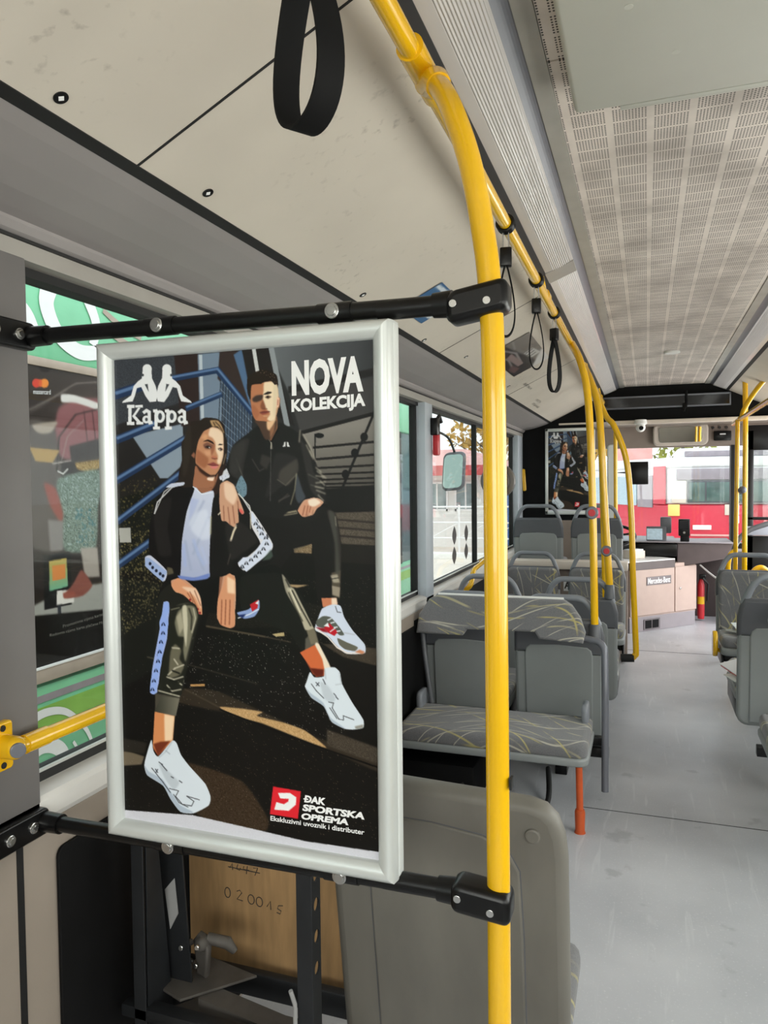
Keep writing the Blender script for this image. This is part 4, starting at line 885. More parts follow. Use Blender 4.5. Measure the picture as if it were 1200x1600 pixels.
    for s in (1, -1):
        g = lambda *p: A(*[(243 + s * (x - 243), y) for x, y in p])
        c.oval(g((206, 203))[0], 7.2, 7.2, Wt)
        c.poly(g((190, 202), (222, 202), (224, 238), (238, 268), (246, 300), (240, 326), (216, 329), (200, 306), (184, 272), (168, 276), (160, 306), (152, 326), (112, 332), (116, 325), (146, 304), (156, 268), (172, 250), (186, 240)), Wt, 0, curve=False)
        c.poly(g((197, 262), (208, 260), (212, 290)), (78, 82, 88), 0, curve=False)
        c.oval(g((190, 227))[0], 1.6, 2.2, (78, 82, 88))
    def let(strokes, t=5.6):
        for q in strokes: c.line(A(*q), t, Wt)
    # K a p p a with slab ends
    let((((142, 344), (142, 410)), ((134, 345), (156, 345)), ((134, 409), (156, 409))), 5.2); c.poly(A((150, 382), (172, 350), (182, 350), (162, 380), (186, 406), (172, 408)), Wt, curve=False); let((((164, 345), (188, 344)), ((168, 409), (190, 408))), 4)
    def la(x):
        let((((x - 12, 368), (x - 2, 360), (x + 8, 366), (x + 9, 404)), ((x + 8, 408), (x + 18, 405))), 5); c.oval(A((x - 3, 394))[0], 6, 6.2, Wt); c.oval(A((x - 2, 394))[0], 2.1, 2.8, (78, 82, 88))
    def lp(x):
        let((((x, 362), (x, 426)), ((x - 8, 362), (x + 2, 361)), ((x - 8, 427), (x + 12, 426))), 5); c.oval(A((x + 14, 383))[0], 8.2, 10, Wt); c.oval(A((x + 15, 383))[0], 3, 5.6, (78, 82, 88))
    la(206); lp(240); lp(284); la(338)
    # shop emblem
    c.poly(B((680, 782), (783, 800), (772, 902), (668, 884)), (226, 48, 60), 0, curve=False)
    c.poly(B((698, 806), (742, 806), (766, 822), (764, 850), (738, 872), (684, 868), (692, 840), (720, 848), (736, 838), (738, 828), (706, 826)), (244, 244, 244), 0, curve=False)
    # bare white margin of the slipped sheet
    c.poly(B((120, 868), (380, 888), (600, 938), (800, 985), (1090, 1028), (1090, 1100), (120, 1000)), (214, 214, 222), 0, curve=False, noise=2)
    return c
ART = poster_art(430, 719)

# ================================================================== the partition: pole, rails, framed poster
def pole(name, label, pts, r=.0185, seg=20, group=None):
    return tag(MB().tube(pts, r, seg).build(name, 'yellow'), label, 'grab pole', group)

PY = 1.12
stan = empty('grab_pole', (-.21, PY, 0), 'near yellow grab pole carrying the black poster rails, curving up into the overhead rail', 'grab pole')
def sub(o, mb, name, m): x = mb.build(name, m); x.parent = o; x.matrix_parent_inverse = Matrix.Translation(-Vector(o.location)) ; return x
bend = smooth([(-.212, PY, .0), (-.214, PY, .9), (-.217, PY, 1.60), (-.222, PY, 1.78), (-.232, PY, 1.875), (-.253, PY + .005, 1.985), (-.288, PY + .03, 2.085), (-.325, PY + .09, 2.155), (-.352, PY + .16, 2.196)], 10)
sub(stan, MB().tube(bend, .0178, 24), 'tube', 'yellow')
cp = MB(); cp.tube([(-.322, PY + .085, 2.150), (-.330, PY + .10, 2.165), (-.352, PY + .16, 2.198), (-.368, 1.30, 2.214)], [.021, .0235, .026, .025], 24); cp.tube([(-.37, 1.20, 2.22), (-.37, 1.36, 2.22)], .0235, 24)
sub(stan, cp, 'coupling', 'yellow')
sub(stan, MB().tube([(-.3525, PY + .135, 2.172), (-.362, PY + .155, 2.190)], .0015, 6), 'coupling_joint', 'rubber')
sub(stan, MB().disc((-.2135, PY, 0), (0, 0, 1), .04, .02), 'foot_flange', 'black')
# call button on the far side of the pole
bt = MB(); bt.tube([(-.216, PY + .012, 1.503), (-.216, PY + .03, 1.503)], .018, 20); bt.tube([(-.2175, PY + .024, 1.503), (-.2175, PY + .032, 1.503), (-.2175, PY + .036, 1.503), (-.2175, PY + .046, 1.503)], [.0262, .0272, .0262, .021], 28); bt.tube([(-.2175, PY + .034 + .0015 * math.sin(k), 1.503 ) for k in (0, 1)], .0268, 24)
cb = sub(stan, bt, 'call_button', 'buttongrey'); cb['label'] = 'round grey call button on the far side of the pole'
sub(stan, MB().box(-.195, -.191, PY - .012, PY + .004, 1.035, 1.052), 'chipped_paint', 'rubber')

def screw(mb, x, y, z):
    mb.disc((x, y, z), (0, -1, 0), .0125, .003, 24, .0012); mb.disc((x, y - .003, z), (0, -1, 0), .0085, .003, 20, .001)
def rail(name, z, z2, label, side):
    o = empty(name, (-.21, PY, z), label, 'rail')
    sub(o, MB().tube([(-.235, PY, z), (-1.10, PY, z2)], .0145, 20).tube([(-.30, PY, z), (-.40, PY, z)], .0158, 20), 'tube', 'black')
    c = MB(); c.slab(rrect(-.285, -.192, -.026, .022, .012, rs=(.012, .012, .014, .016)), .052, lambda u, v, w: (u, PY - .028 + w, z - (.0 if side else .006) + v * (1 if side else 1) + (.16 if side < 0 else -.10) * (u + .235)), bev=.010, seg=3)
    c.tube([(-.28, PY, z), (-.31, PY, z)], [.021, .019], 20)
    sub(o, c, 'clamp', 'black')
    for x, dz in ((-.273, .0), (-.222, -.008)): m = MB(); m.disc((x, PY - .028, z + dz + (.16 if side < 0 else -.10) * (x + .235)), (0, -1, 0), .006, .002, 16); sub(o, m, 'clamp_screw', 'steel')
    for x in (-.474, -.807):
        b = MB(); zz = z + (z2 - z) * (x + .235) / -.865
        b.tube([(x - .03, PY, zz), (x + .03, PY, zz)], .0165, 20); sub(o, b, 'saddle', 'black')
        b = MB(); screw(b, x, PY - .015, zz); sub(o, b, 'saddle_screw', 'steel')
    b = MB(); b.tube([(-1.06, PY, z2), (-1.105, PY, z2), (-1.118, PY - .01, z2 - .004)], [.0185, .0195, .021], 20)
    b.slab(rrect(-.16, .012, -.026, .026, .012), .02, lambda u, v, w: (XL + .001 + w, PY + u, z2 + v - .03 * (0 if u > -.05 else 1) * 0), bev=.004); sub(o, b, 'wall_bracket', 'black')
    for q in (-.03, -.085):
        b = MB(); b.disc((XL + .020, PY + q, z2), (1, 0, 0), .011, .005, 18); b.disc((XL + .025, PY + q, z2), (1, 0, 0), .007, .003, 6); sub(o, b, 'bracket_screw', 'steel')
    return o
rail('crossbar', 1.774, 1.786, 'upper black crossbar from the window pillar to the near yellow pole, above the poster', -1)
rail('crossbar', .858, .853, 'lower black crossbar from the window pillar to the near yellow pole, below the poster', 1)

fr = empty('poster_frame', (-.648, 1.10, .87), 'silver snap frame with a sportswear poster of two people, hung between the black crossbars', 'framed poster')
FX0, FX1, FZ0, FZ1 = -.924, -.372, .868, 1.755
FY0, FY1 = 1.082, 1.104
def mitre(b, a0, a1, i0, i1, prof):
    """frame side: outer edge a0->a1, inner edge i0->i1, profile of (t across 0..1, y)"""
    a0, a1, i0, i1 = map(Vector, (a0, a1, i0, i1)); n = len(prof)
    vs = [tuple(a0.lerp(i0, t) + Vector((0, y, 0))) for t, y in prof] + [tuple(a1.lerp(i1, t) + Vector((0, y, 0))) for t, y in prof]
    b.add(vs, [(i, (i + 1) % n, n + (i + 1) % n, n + i) for i in range(n)], True)
    b.add(vs[:n], [tuple(range(n))]).add(vs[n:], [tuple(reversed(range(n)))])
pf = [(0, FY1 + .028), (0, FY1 + .006), (.0, FY1), (.05, FY0 + .006), (.2, FY0 + .001), (.42, FY0), (.7, FY0 + .003), (.92, FY0 + .009), (1, FY0 + .013), (1, FY1 + .028)]
fw = .0295
out = [(FX0, 0, FZ1), (FX1, 0, FZ1), (FX1, 0, FZ0), (FX0, 0, FZ0)]; inn = [(FX0 + fw, 0, FZ1 - fw), (FX1 - fw, 0, FZ1 - fw), (FX1 - fw, 0, FZ0 + fw), (FX0 + fw, 0, FZ0 + fw)]
for i in range(4):
    b = MB(); j = (i + 1) % 4; mitre(b, out[i], out[j], inn[i], inn[j], pf); sub(fr, b, 'frame_side', 'alu')
for xa in (FX1 - .004, FX0 - .0012): sub(fr, MB().box(xa, xa + .0052, FY1 + .004, FY1 + .026, FZ0 + .004, FZ1 - .004, bev=.001), 'side_channel', 'whiteframe')
sub(fr, MB().box(FX0 + .01, FX1 - .01, FY1 + .004, FY1 + .012, FZ0 + .01, FZ1 - .01), 'backing_board', 'black')
PX0, PX1, PZ0, PZ1 = inn[0][0] - .001, inn[1][0] + .001, inn[2][2] - .001, inn[0][2] + .001
pr = ART.sheet('printed_sheet', (PX0, FY1 - .004, PZ1), (PX1 - PX0, 0, 0), (0, 0, PZ0 - PZ1), None); pr.parent = fr; pr.matrix_parent_inverse = Matrix.Translation(-Vector(fr.location))
pw = PX1 - PX0; ph = PZ1 - PZ0
def at(p, q):                        # tracing unit -> point on the sheet
    u = ART.tr(p); return Vector((PX0 + pw * u[0][0] / ART.w, FY1 - .0046, PZ1 - ph * u[0][1] / ART.h))
def lettering(body, tl, tr, bl, bold=.0, shear=0., col='letter_white'):
    a, b_, c_ = at(tl, 0), at(tr, 0), at(bl, 0); m = MB()
    U = (b_ - a); Wd = (a - c_); w = U.length; h = Wd.length
    m.text(body, c_, U.normalized(), Wd.normalized(), w, h, bold, shear)
    o = m.build('lettering', col, pr); return o
lettering('NOVA', A((748, 172)), A((1018, 150)), A((750, 306)), .05)
lettering('KOLEKCIJA', A((748, 318)), A((1026, 293)), A((749, 379)), .045)
lettering('DAK', B((797, 814)), B((876, 826)), B((796.5, 841)), .05, .12)
b = MB(); b.flat([at(B((794, 826)), 0) + Vector((0, -.0002, 0)), at(B((794, 830.5)), 0) + Vector((0, -.0002, 0)), at(B((812, 832.5)), 0) + Vector((0, -.0002, 0)), at(B((812, 828)), 0) + Vector((0, -.0002, 0))]); b.build('lettering', 'letter_white', pr)
lettering('SPORTSKA', B((790, 847)), B((1022, 880)), B((789.5, 873)), .05, .12)
lettering('OPREMA', B((786, 880)), B((962, 903)), B((785.5, 904)), .05, .12)
lettering('Ekskluzivni uvoznik i distributer', B((671, 891)), B((1021, 944)), B((670.8, 909)), .018)

# small yellow handrail under the first window
hr = empty('handrail', (-1.09, 1.0, 1.03), 'short yellow handrail in front of the first window, beside the window pillar', 'handrail')
HX = -1.075
sub(hr, MB().tube([(HX, 1.04, 1.03), (HX, 1.9, 1.026)], .0155, 20).tube([(HX, 1.05, 1.03), (HX, 1.105, 1.03)], .0175, 20), 'tube', 'yellow')
b = MB(); b.slab(rrect(1.004, 1.052, .985, 1.075, .008), .018, lambda u, v, w: (XL + .001 + w, u, v), bev=.004); b.tube([(XL + .01, 1.032, 1.03), (HX, 1.032, 1.03)], [.022, .021], 24); b.ball((HX - .003, 1.032, 1.03), .0215)
sub(hr, b, 'bracket', 'yellow'); b = MB(); b.disc((HX + .012, 1.024, 1.03), (.8, -.6, 0), .0135, .006, 24); sub(hr, b, 'end_plug', 'metalgrey')
for z in (.996, 1.064): b = MB(); b.disc((XL + .018, 1.028, z), (1, 0, 0), .006, .003, 12); sub(hr, b, 'bracket_screw', 'rubber')
b = MB(); b.slab(rrect(1.875, 1.925, .985, 1.075, .008), .018, lambda u, v, w: (XL + .001 + w, u, v), bev=.004); b.tube([(XL + .01, 1.9, 1.028), (HX, 1.9, 1.028)], .02, 20); sub(hr, b, 'bracket', 'yellow')

# overhead rails
oh = tag(MB().tube([(-.37, -1.2, 2.22), (-.37, 7.0, 2.212)], .0175, 20).build('overhead_rail', 'yellow'), 'long yellow overhead rail running forward below the left ceiling light strip', 'grab rail')
for y in (.2, 2.95, 5.2, 6.6): MB().tube([(-.37, y, 2.22), (-.385, y, 2.30)], .009, 10).tube([(-.37, y - .03, 2.22), (-.37, y + .03, 2.22)], .0205, 18).build('hanger', 'yellow', oh)
orr = tag(MB().tube([(.71, -1.2, 1.985), (.70, 7.05, 1.985)], .0175, 20).build('overhead_rail', 'yellow'), 'yellow overhead rail on the right side ending at the two far right poles', 'grab rail')
MB().tube([(.70, 6.46, 1.985), (.70, 6.54, 1.985)], .0215, 18).build('clamp', 'yellow', orr)

# poles further forward
def low_pole(label, pts, sleeve, button=None, r=.018):
    o = empty('grab_pole', pts[0], label, 'grab pole')
    sub(o, MB().tube(smooth(pts, 8), r, 18), 'tube', 'yellow')
    if sleeve:
        p = Vector(pts[0]); sub(o, MB().tube([p - Vector((0, 0, .07)), p + Vector((0, 0, .005)), p + Vector((0, 0, .01))], [.031, .025, .021], 20), 'sleeve', 'shelldark')
    if button:
        p = Vector(button); b = sub(o, MB().tube([p + Vector((0, -.016, 0)), p + Vector((0, -.03, 0)), p + Vector((0, -.036, 0))], [.030, .031, .026], 24), 'call_button', 'metalgrey')
        MB().disc(p + Vector((0, -.034, 0)), (0, -1, 0), .017, .006, 20).build('button_face', 'red', b)
    return o
low_pole('yellow pole rising from the seat corner behind the bench, red call button half way up', [(-.235, 3.72, .80), (-.243, 3.72, 1.3), (-.255, 3.72, 1.72), (-.272, 3.73, 1.95), (-.31, 3.80, 2.10), (-.36, 3.93, 2.205)], True, (-.246, 3.72, 1.352))
low_pole('yellow pole rising from the second seat row, with the lower red call button', [(-.198, 4.44, .90), (-.222, 4.44, 1.3), (-.245, 4.44, 1.74), (-.262, 4.46, 1.93), (-.31, 4.54, 2.09), (-.36, 4.66, 2.205)], True, (-.213, 4.44, 1.105), .0205)
low_pole('thin far yellow pole standing behind the front-most striped seats', [(-.300, 5.9, .62), (-.315, 5.9, 1.2), (-.335, 5.9, 1.86), (-.365, 5.9, 2.205)], False, None, .016)
o = low_pole('curved yellow pole bowing out over the aisle down to a black rubber foot', [(-.355, 5.05, 2.20), (-.25, 4.95, 1.93), (-.19, 4.9, 1.845), (-.118, 4.9, 1.63), (-.09, 4.9, 1.31), (-.078, 4.9, .91), (-.060, 4.9, .46), (-.065, 4.9, .41), (-.085, 4.9, .385)], False, None, .0185)
sub(o, MB().tube([(-.07, 4.9, .39), (-.15, 4.9, .385)], .026, 18), 'rubber_foot', 'rubber')
low_pole('straight brown-yellow pole at the edge of the driver partition', [(-.262, 7.28, .05), (-.268, 7.28, 1.0), (-.275, 7.28, 2.06)], False, None, .018)
rp = low_pole('right-hand yellow pole reaching the ceiling, nearer of the far right pair', [(.735, 6.5, .03), (.735, 6.5, 1.0), (.735, 6.5, 1.9), (.73, 6.5, 2.31)], False, (.715, 6.53, 1.42), .0195)
low_pole('right-hand yellow pole just left of the taller one, with a looped grey handrail', [(.672, 6.55, .03), (.675, 6.55, .9), (.681, 6.55, 1.5), (.683, 6.55, 1.98)], False, None, .017)
low_pole('bent yellow tube leaning from the right overhead rail up to the ceiling', [(.70, 6.42, 1.99), (.71, 6.4, 2.04), (.75, 6.3, 2.13), (.80, 6.2, 2.21), (.845, 6.1, 2.262)], False, None, .0185)

# hanging grab straps
def strap(y, rz, label, kind, gr=None):
    o = empty('grab_strap', (-.37, y, 2.218), label, 'grab strap', gr)
    ring = [(.0215 * math.cos(a), 0, .0215 * math.sin(a)) for a in [2 * PI * k / 20 for k in range(20)]]
    b = MB()
    for w in (-.011, 0, .011): b.tube([(x, w, z) for x, _, z in ring], .0055, 8, closed=True)
    k = b.build('rail_ring', 'black', o)
    b = MB()
    for s in (-1, 1): b.tube([(s * .007, 0, -.022), (s * .009, 0, -.075)], .0025, 8)
    b.build('clip', 'steel', o)
    MB().box(-.0165, .0165, -.013, .013, -.118, -.066, bev=.004).build('block', 'black', o)
    hw, L, bw = kind
    n = 40; pts = []
    for i in range(n + 1):
        t = i / n; a = -PI / 2 + 2 * PI * t
        pts.append((hw * math.sin(2 * PI * t - 0) * (.35 + .65 * math.sin(PI * t) ** 2) if False else 0, 0, 0))
    pts = []
    top = -.105; bot = -L
    for i in range(n + 1):
        t = i / n
        x = -hw * math.sin(2 * PI * t) if False else hw * math.cos(PI * t) * math.sin(PI * t) ** .75 * 1.25
        z = top + (bot - top) * math.sin(PI * t) ** .85
        pts.append((x, z))
    vs = []; m = len(pts)
    nr = []
    for i in range(m):
        a = Vector(pts[max(i - 1, 0)]); c = Vector(pts[min(i + 1, m - 1)]); d = (c - a).normalized(); nr.append(Vector((-d.y, d.x)) * .002)
    for sgn, ww in ((1, -bw / 2), (1, bw / 2), (-1, bw / 2), (-1, -bw / 2)):
        vs += [(p[0] + sgn * q.x, ww, p[1] + sgn * q.y) for p, q in zip(pts, nr)]
    fs = [(s_ * m + i, s_ * m + i + 1, ((s_ + 1) % 4) * m + i + 1, ((s_ + 1) % 4) * m + i) for s_ in range(4) for i in range(m - 1)]
    lp = MB().add(vs, fs, True).build('loop', 'blackmatte', o)
    o.rotation_euler = (0, 0, 0)
    for ch in o.children:
        if ch.name.split('.')[0] in ('loop', 'block', 'clip'):
            ch.data.transform(Matrix.Rotation(rz, 4, 'Z'))
    return o
strap(.80, math.radians(-35), 'large black strap loop hanging nearest, at the top of the photo', (.075, .305, .034))
strap(2.09, math.radians(9), 'first black hanging strap beyond the near pole, its loop half hidden by that pole', (.035, .31, .02))
strap(2.70, math.radians(6), 'second hanging strap beyond the near pole, thin open loop', (.036, .315, .02))
strap(3.245, math.radians(-24), 'third and farthest hanging strap, hanging beside the dark ceiling poster', (.038, .335, .028))

# ================================================================== seats
def seat(label, x, y, rz, z=0, group=None):
    o = empty('bus_seat', (0, 0, 0), label, 'bus seat', group)
    R = lambda v: -.04 - (v - .45) * .10
    MB().slab(rrect(-.215, .215, .215, .668, .03, rs=(.05, .05, .01, .01)), .05, lambda u, v, w: (u, R(v) + w, v), bev=.016).build('back_shell', 'shell', o)
    MB().slab([(-.162, .235), (.162, .235), (.165, .645), (.158, .675), (.138, .69), (0, .697), (-.138, .69), (-.158, .675), (-.165, .645)], .016, lambda u, v, w: (u, R(v) - .008 + w, v), bev=.006).build('inset_panel', 'shell', o)
    MB().slab([(-.219, .648), (.219, .648), (.219, .74), (.208, .79), (.19, .828), (-.19, .828), (-.208, .79), (-.219, .74)], .056, lambda u, v, w: (u, R(v) - .003 + w, v), bev=.018).build('head_band', 'shelldark', o)
    h = fillet([(-.192, R(.8) + .024, .80), (-.152, R(.88) + .024, .895), (-.110, R(.93) + .024, .932), (.110, R(.93) + .024, .932), (.152, R(.88) + .024, .895), (.192, R(.8) + .024, .80)], .04)
    MB().tube(h, .0165, 12).build('grab_handle', 'handle', o)
    MB().slab(rrect(-.203, .203, .40, .822, .05), .045, lambda u, v, w: (u, R(v) + .045 + w, v), bev=.02).build('backrest_cushion', 'fabric', o)
    MB().slab(rrect(-.215, .215, .02, .44, .05), .075, lambda u, v, w: (u, v, .445 - w - .02 * (.44 - v) / .42), bev=.028).build('seat_cushion', 'fabric', o)
    MB().slab(rrect(-.22, .22, -.02, .445, .05), .05, lambda u, v, w: (u, v, .375 - w), bev=.015).build('seat_pan', 'shell', o)
    b = MB(); b.box(-.2, .2, .05, .10, .27, .33, bev=.005); b.box(-.2, .2, .30, .35, .27, .33, bev=.005); b.box(.20, .215, .0, .40, .25, .34, bev=.004); b.box(-.215, -.20, .0, .40, .25, .34, bev=.004); b.box(-.03, .03, .05, .35, .0, .28, bev=.004)
    b.build('seat_frame', 'black', o)
    o.location = (x, y, z); o.rotation_euler = (0, 0, rz); return o
first = seat('grey shell seat back directly behind the bench, window side', -.885, 3.80, 0)
def place(label, x, y, rz=0, z=0):
    o = copy_tree(first); o['label'] = label; o.location = (x, y, z); o.rotation_euler = (0, 0, rz); return o
place('grey shell seat back directly behind the bench, aisle side, under the yellow pole', -.41, 3.80)
place('second-row grey seat by the window, its looped handle showing above the bench headrest', -.905, 4.52)
place('second-row grey aisle seat with the pole sleeve on its shoulder', -.372, 4.52)
place('striped fabric seat facing the camera, window side in front of the beige ledge', -.86, 5.98, PI)
place('striped fabric seat facing the camera, aisle side in front of the beige ledge', -.365, 5.98, PI)
place('raised front seat by the window, grey shell below the far poster', -.905, 6.72, 0, .36)
place('raised front aisle seat, grey shell beside the far poster', -.405, 6.72, 0, .36)
place('striped seat on the right side facing the camera, with loose papers on it', .675, 5.62, PI, .05)
place('striped seat on the right side nearest the right wall, facing the camera', 1.16, 5.62, PI, .05)
place('grey shell seat at the right edge, seen from behind beside the papers', .62, 3.86, 0, .125)
place('grey shell seat next to the right wall, seen from behind', 1.12, 3.86, 0, .125)
for o in [q for q in C.objects if q.get('category') == 'bus seat']: o['group'] = 'grey bus seats with looped handles'

# podium and partition that carry the raised front seats
pod = tag(MB().box(-1.105, -.16, 6.5, 7.18, 0, .355, bev=.004).build('wheel_arch_box', 'taupe'), 'low taupe wheel arch box under the raised front seats', 'wheel arch box')
led = empty('partition', (-.64, 6.42, 0), 'low grey partition with a beige top ledge behind the striped seats', 'partition')
sub(led, MB().box(-1.115, -.145, 6.40, 6.44, .02, .80, bev=.003), 'panel', 'taupefront')
sub(led, MB().box(-1.115, -.14, 6.30, 6.47, .775, .845, bev=.008), 'ledge', 'cream')
b = MB(); b.box(-.645, -.545, 6.28, 6.285, .60, .70); s_ = sub(led, b, 'notice_plate', 'letter_white'); MB().text('AP', (-.64, 6.279, .62), (1, 0, 0), (0, 0, 1), .085, .06, .03).build('lettering', 'letter_dark', s_)

# rear-facing benches with a strip headrest
def bench(label, x0, x1, y, z, leg):
    o = empty('bench', ((x0 + x1) / 2, y, 0), label, 'bench seat')
    zt = z + .395
    prof = rrect(x0, x1, -.38, .0, .03, rs=(.045, .045, .02, .02))
    xn = x1 if leg > 0 else x0
    sub(o, MB().slab(prof, .075, lambda u, v, w: (u, y + v, zt - w + v * .02 - .05 * max(0, (-.30 - v)) ), bev=.026, seg=4), 'cushion', 'fabric')
    sub(o, MB().slab(rrect(x0 - .004, x1 + .006, -.388, .01, .03, rs=(.05, .05, .02, .02)), .035, lambda u, v, w: (u, y + v, zt - .068 - w + v * .02), bev=.01), 'cushion_tray', 'shell')
    xa = x1 - .05 if leg > 0 else x0 + .05
    for xb in ((x0 + .03, x1 - .03) if leg > 0 else (x1 - .03,)):
        sub(o, MB().slab(rrect(y - .11, y + .02, zt - .02, zt + .075, .03), .03, lambda u, v, w: (xb - .015 + w, u, v), bev=.012), 'side_bolster', 'handle')
    # headrest strip
    hz0, hz1 = z + .745, z + .935
    cx = (x0 + x1) / 2
    outl = [(x0 - .01, hz0), (x0 + .23, hz0), (x0 + .25, hz0 + .03), (x1 - .27, hz0 + .035), (x1 - .25, hz0 + .004), (x1 - .045, hz0 - .006), (x1 - .035, hz0 + .04), (x1 - .06, hz0 + .11), (x1 - .10, hz0 + .165), (x1 - .14, hz1), (x0 + .09, hz1), (x0 + .05, hz1 - .02), (x0 + .0, hz1 - .10)]
    if leg < 0: outl = [(x0 + x1 - u, v) for u, v in outl]
    yb = lambda v: y - .02 + (v - hz0) * .25
    sub(o, MB().slab(outl, .035, lambda u, v, w: (u, yb(v) + w, v), bev=.012), 'headrest', 'fabric')
    sub(o, MB().slab(outl, .012, lambda u, v, w: (u, yb(v) + .035 + w, v), bev=.004), 'headrest_backing', 'shell')
    sub(o, MB().tube([(x0 + .09, yb(hz1) + .03, hz1 + .001), (x1 - .14, yb(hz1) + .03, hz1 + .001)], .008, 8), 'headrest_edge', 'white')
    if leg > 0:
        pts = [(x1 - .12, y + .03, hz0 + .015), (x1 - .04, y + .03, hz0 + .012), (x1 + .052, y + .0, hz0 + .0), (x1 + .058, y - .05, z + .52), (x1 + .058, y - .07, z + .07)]
    else:
        pts = [(x0 + .20, y + .03, hz0 + .015), (x0 + .14, y + .0, hz0 - .02), (x0 + .03, y - .30, hz0 - .10), (x0 + .012, y - .38, z + .45), (x0 + .008, y - .40, z + .0)]
    sub(o, MB().tube(fillet(pts, .06), .0165, 14), 'side_tube', 'metalgrey')
    q = x0 + .012 if leg > 0 else x1 - .012
    sub(o, MB().tube(fillet([(q, y + .03, hz0), (q + .02 * leg, y, hz0 - .12), (q + .06 * leg, y - .02, zt)], .05), .012, 12), 'side_tube', 'shelldark')
    b = MB(); b.box(x0 + .05, x1 + .06 * (1 if leg > 0 else 0), y + .06, y + .10, zt - .16, zt - .12, bev=.003); b.box(x1 - .03 if leg > 0 else x0, x1 + .07 if leg > 0 else x0 + .08, y + .04, y + .08, zt - .21, zt - .165, bev=.003); sub(o, b, 'support_bar', 'black')
    if z == 0:
        b = MB(); b.tube([(xa + .02, y - .37, .0), (xa + .02, y - .37, .012), (xa + .02, y - .37, .09), (xa + .02, y - .37, .10)], [.024, .02, .022, .019], 18); b.tube([(xa + .02, y - .37, .09), (xa + .015, y - .36, zt - .09)], .0145, 16); sub(o, b, 'leg', 'orange')
    return o
bench('rear-facing striped bench with an orange leg and a separate strip headrest', -1.09, -.235, 3.60, 0, 1)
bench('striped bench end at the right edge, in front of the right grey shell', .455, 1.32, 3.50, .115, -1)

# the near seat, seen from behind below the poster
ns = empty('bus_seat', (-.39, 1.45, 0), 'nearest seat back below the poster, worn grey shell with one round cap', 'bus seat', 'worn seat in the foreground')
RY = lambda v: 1.40 - (v - .88) * -.0 + (.88 - v) * .16
sh = [(-.635, .10), (-.146, .10), (-.140, .5), (-.140, .78), (-.144, .825), (-.156, .862), (-.178, .884), (-.21, .893), (-.60, .908), (-.622, .90), (-.635, .865)]
sub(ns, MB().slab(sh, .055, lambda u, v, w: (u, RY(v) + w, v), bev=.022, seg=4), 'back_shell', 'shelldirty')
sub(ns, MB().slab([(-.545, .12), (-.228, .12), (-.226, .60), (-.230, .745), (-.250, .785), (-.30, .812), (-.40, .824), (-.545, .828)], .014, lambda u, v, w: (u, RY(v) - .004 + w, v), bev=.005), 'inset_panel', 'shelldirty')
sub(ns, MB().slab([(-.549, .115), (-.224, .115), (-.222, .60), (-.226, .747), (-.247, .789), (-.298, .816), (-.40, .828), (-.549, .832)], .014, lambda u, v, w: (u, RY(v) - .0005 + w, v), bev=.004), 'panel_groove', 'shelldark')
b = MB(); b.disc((-.203, RY(.826) + .001, .826), (0, -1, -.1), .0155, .006, 24, .004); sub(ns, b, 'round_cap', 'shelldirty')
sub(ns, MB().slab(rrect(1.55, 1.93, .24, .33, .04), .475, lambda u, v, w: (-.63 + w, u, v), bev=.03), 'seat_cushion', 'fabric')
sub(ns, MB().slab(rrect(-.60, -.24, .40, .80, .04), .03, lambda u, v, w: (u, RY(v) + .05 + w, v), bev=.015), 'backrest_cushion', 'fabric')
b = MB(); b.box(-.60, -.2, 1.62, 1.67, .2, .26, bev=.004); b.box(-.45, -.35, 1.6, 1.7, 0, .2, bev=.004); sub(ns, b, 'seat_frame', 'black')

# bare seat frame left of it (its shell is missing): posts, hinge, channel and plywood board
bf = empty('bare_seat_frame', (-.85, 1.45, 0), 'bare dark steel seat frame without shell, between black wall panel and near seat', 'seat frame')
def angle_post(x, y, z0, z1, lean, wd, holes=()):
    b = MB()
    b.slab([(0, z0), (wd, z0), (wd - lean, z1), (-lean, z1)], .004, lambda u, v, w: (x + u, y + w, v), bev=.001)
    return b
p = angle_post(-.652, 1.30, .0, .80, .0, .034); sub(bf, p, 'upright', 'darksteel')
# perforated flange of the right upright, facing the aisle side
fl = MB(); hs = [.78, .725, .665, .60, .535]
yy0, yy1 = 1.304, 1.342; segs = []
zs = [.0] + sorted(hs) + [.82]
prev = 0.0
for hz in sorted(hs):
    fl.box(-.622, -.6185, yy0, yy1, prev, hz - .0155); r_ = .0135; m_ = 18; c0 = (yy0 + yy1) / 2
    ring_o = []; ring_i = []
    for k in range(m_):
        a = 2 * PI * k / m_; dy, dz = math.cos(a), math.sin(a); s_ = min((yy1 - yy0) / 2 / max(abs(dy), 1e-6), .0155 / max(abs(dz), 1e-6)); ring_o.append((c0 + dy * s_, hz + dz * s_)); ring_i.append((c0 + dy * r_ * .85, hz + dz * r_))
    for xx in (-.622, -.6185): fl.add([(xx, a, c) for a, c in ring_o + ring_i], [(k, (k + 1) % m_, m_ + (k + 1) % m_, m_ + k) for k in range(m_)])
    fl.add([(x_, a, c) for x_ in (-.622, -.6185) for a, c in ring_i], [(k, (k + 1) % m_, m_ + (k + 1) % m_, m_ + k) for k in range(m_)])
    prev = hz + .0155
fl.box(-.622, -.6185, yy0, yy1, prev, .84); sub(bf, fl, 'perforated_flange', 'darksteel')
sub(bf, angle_post(-1.045, 1.30, .33, .80, .0, .03), 'upright', 'darksteel')
b = MB(); b.slab([(1.31, .30), (1.40, .30), (1.345, .82), (1.315, .82)], .004, lambda u, v, w: (-1.02 + w, u, v), bev=.001); b.slab([(-1.06, .82), (-.995, .82), (-.965, .34), (-1.04, .30)], .005, lambda u, v, w: (u, 1.40 + w, v), bev=.001); sub(bf, b, 'folded_bracket', 'darksteel')
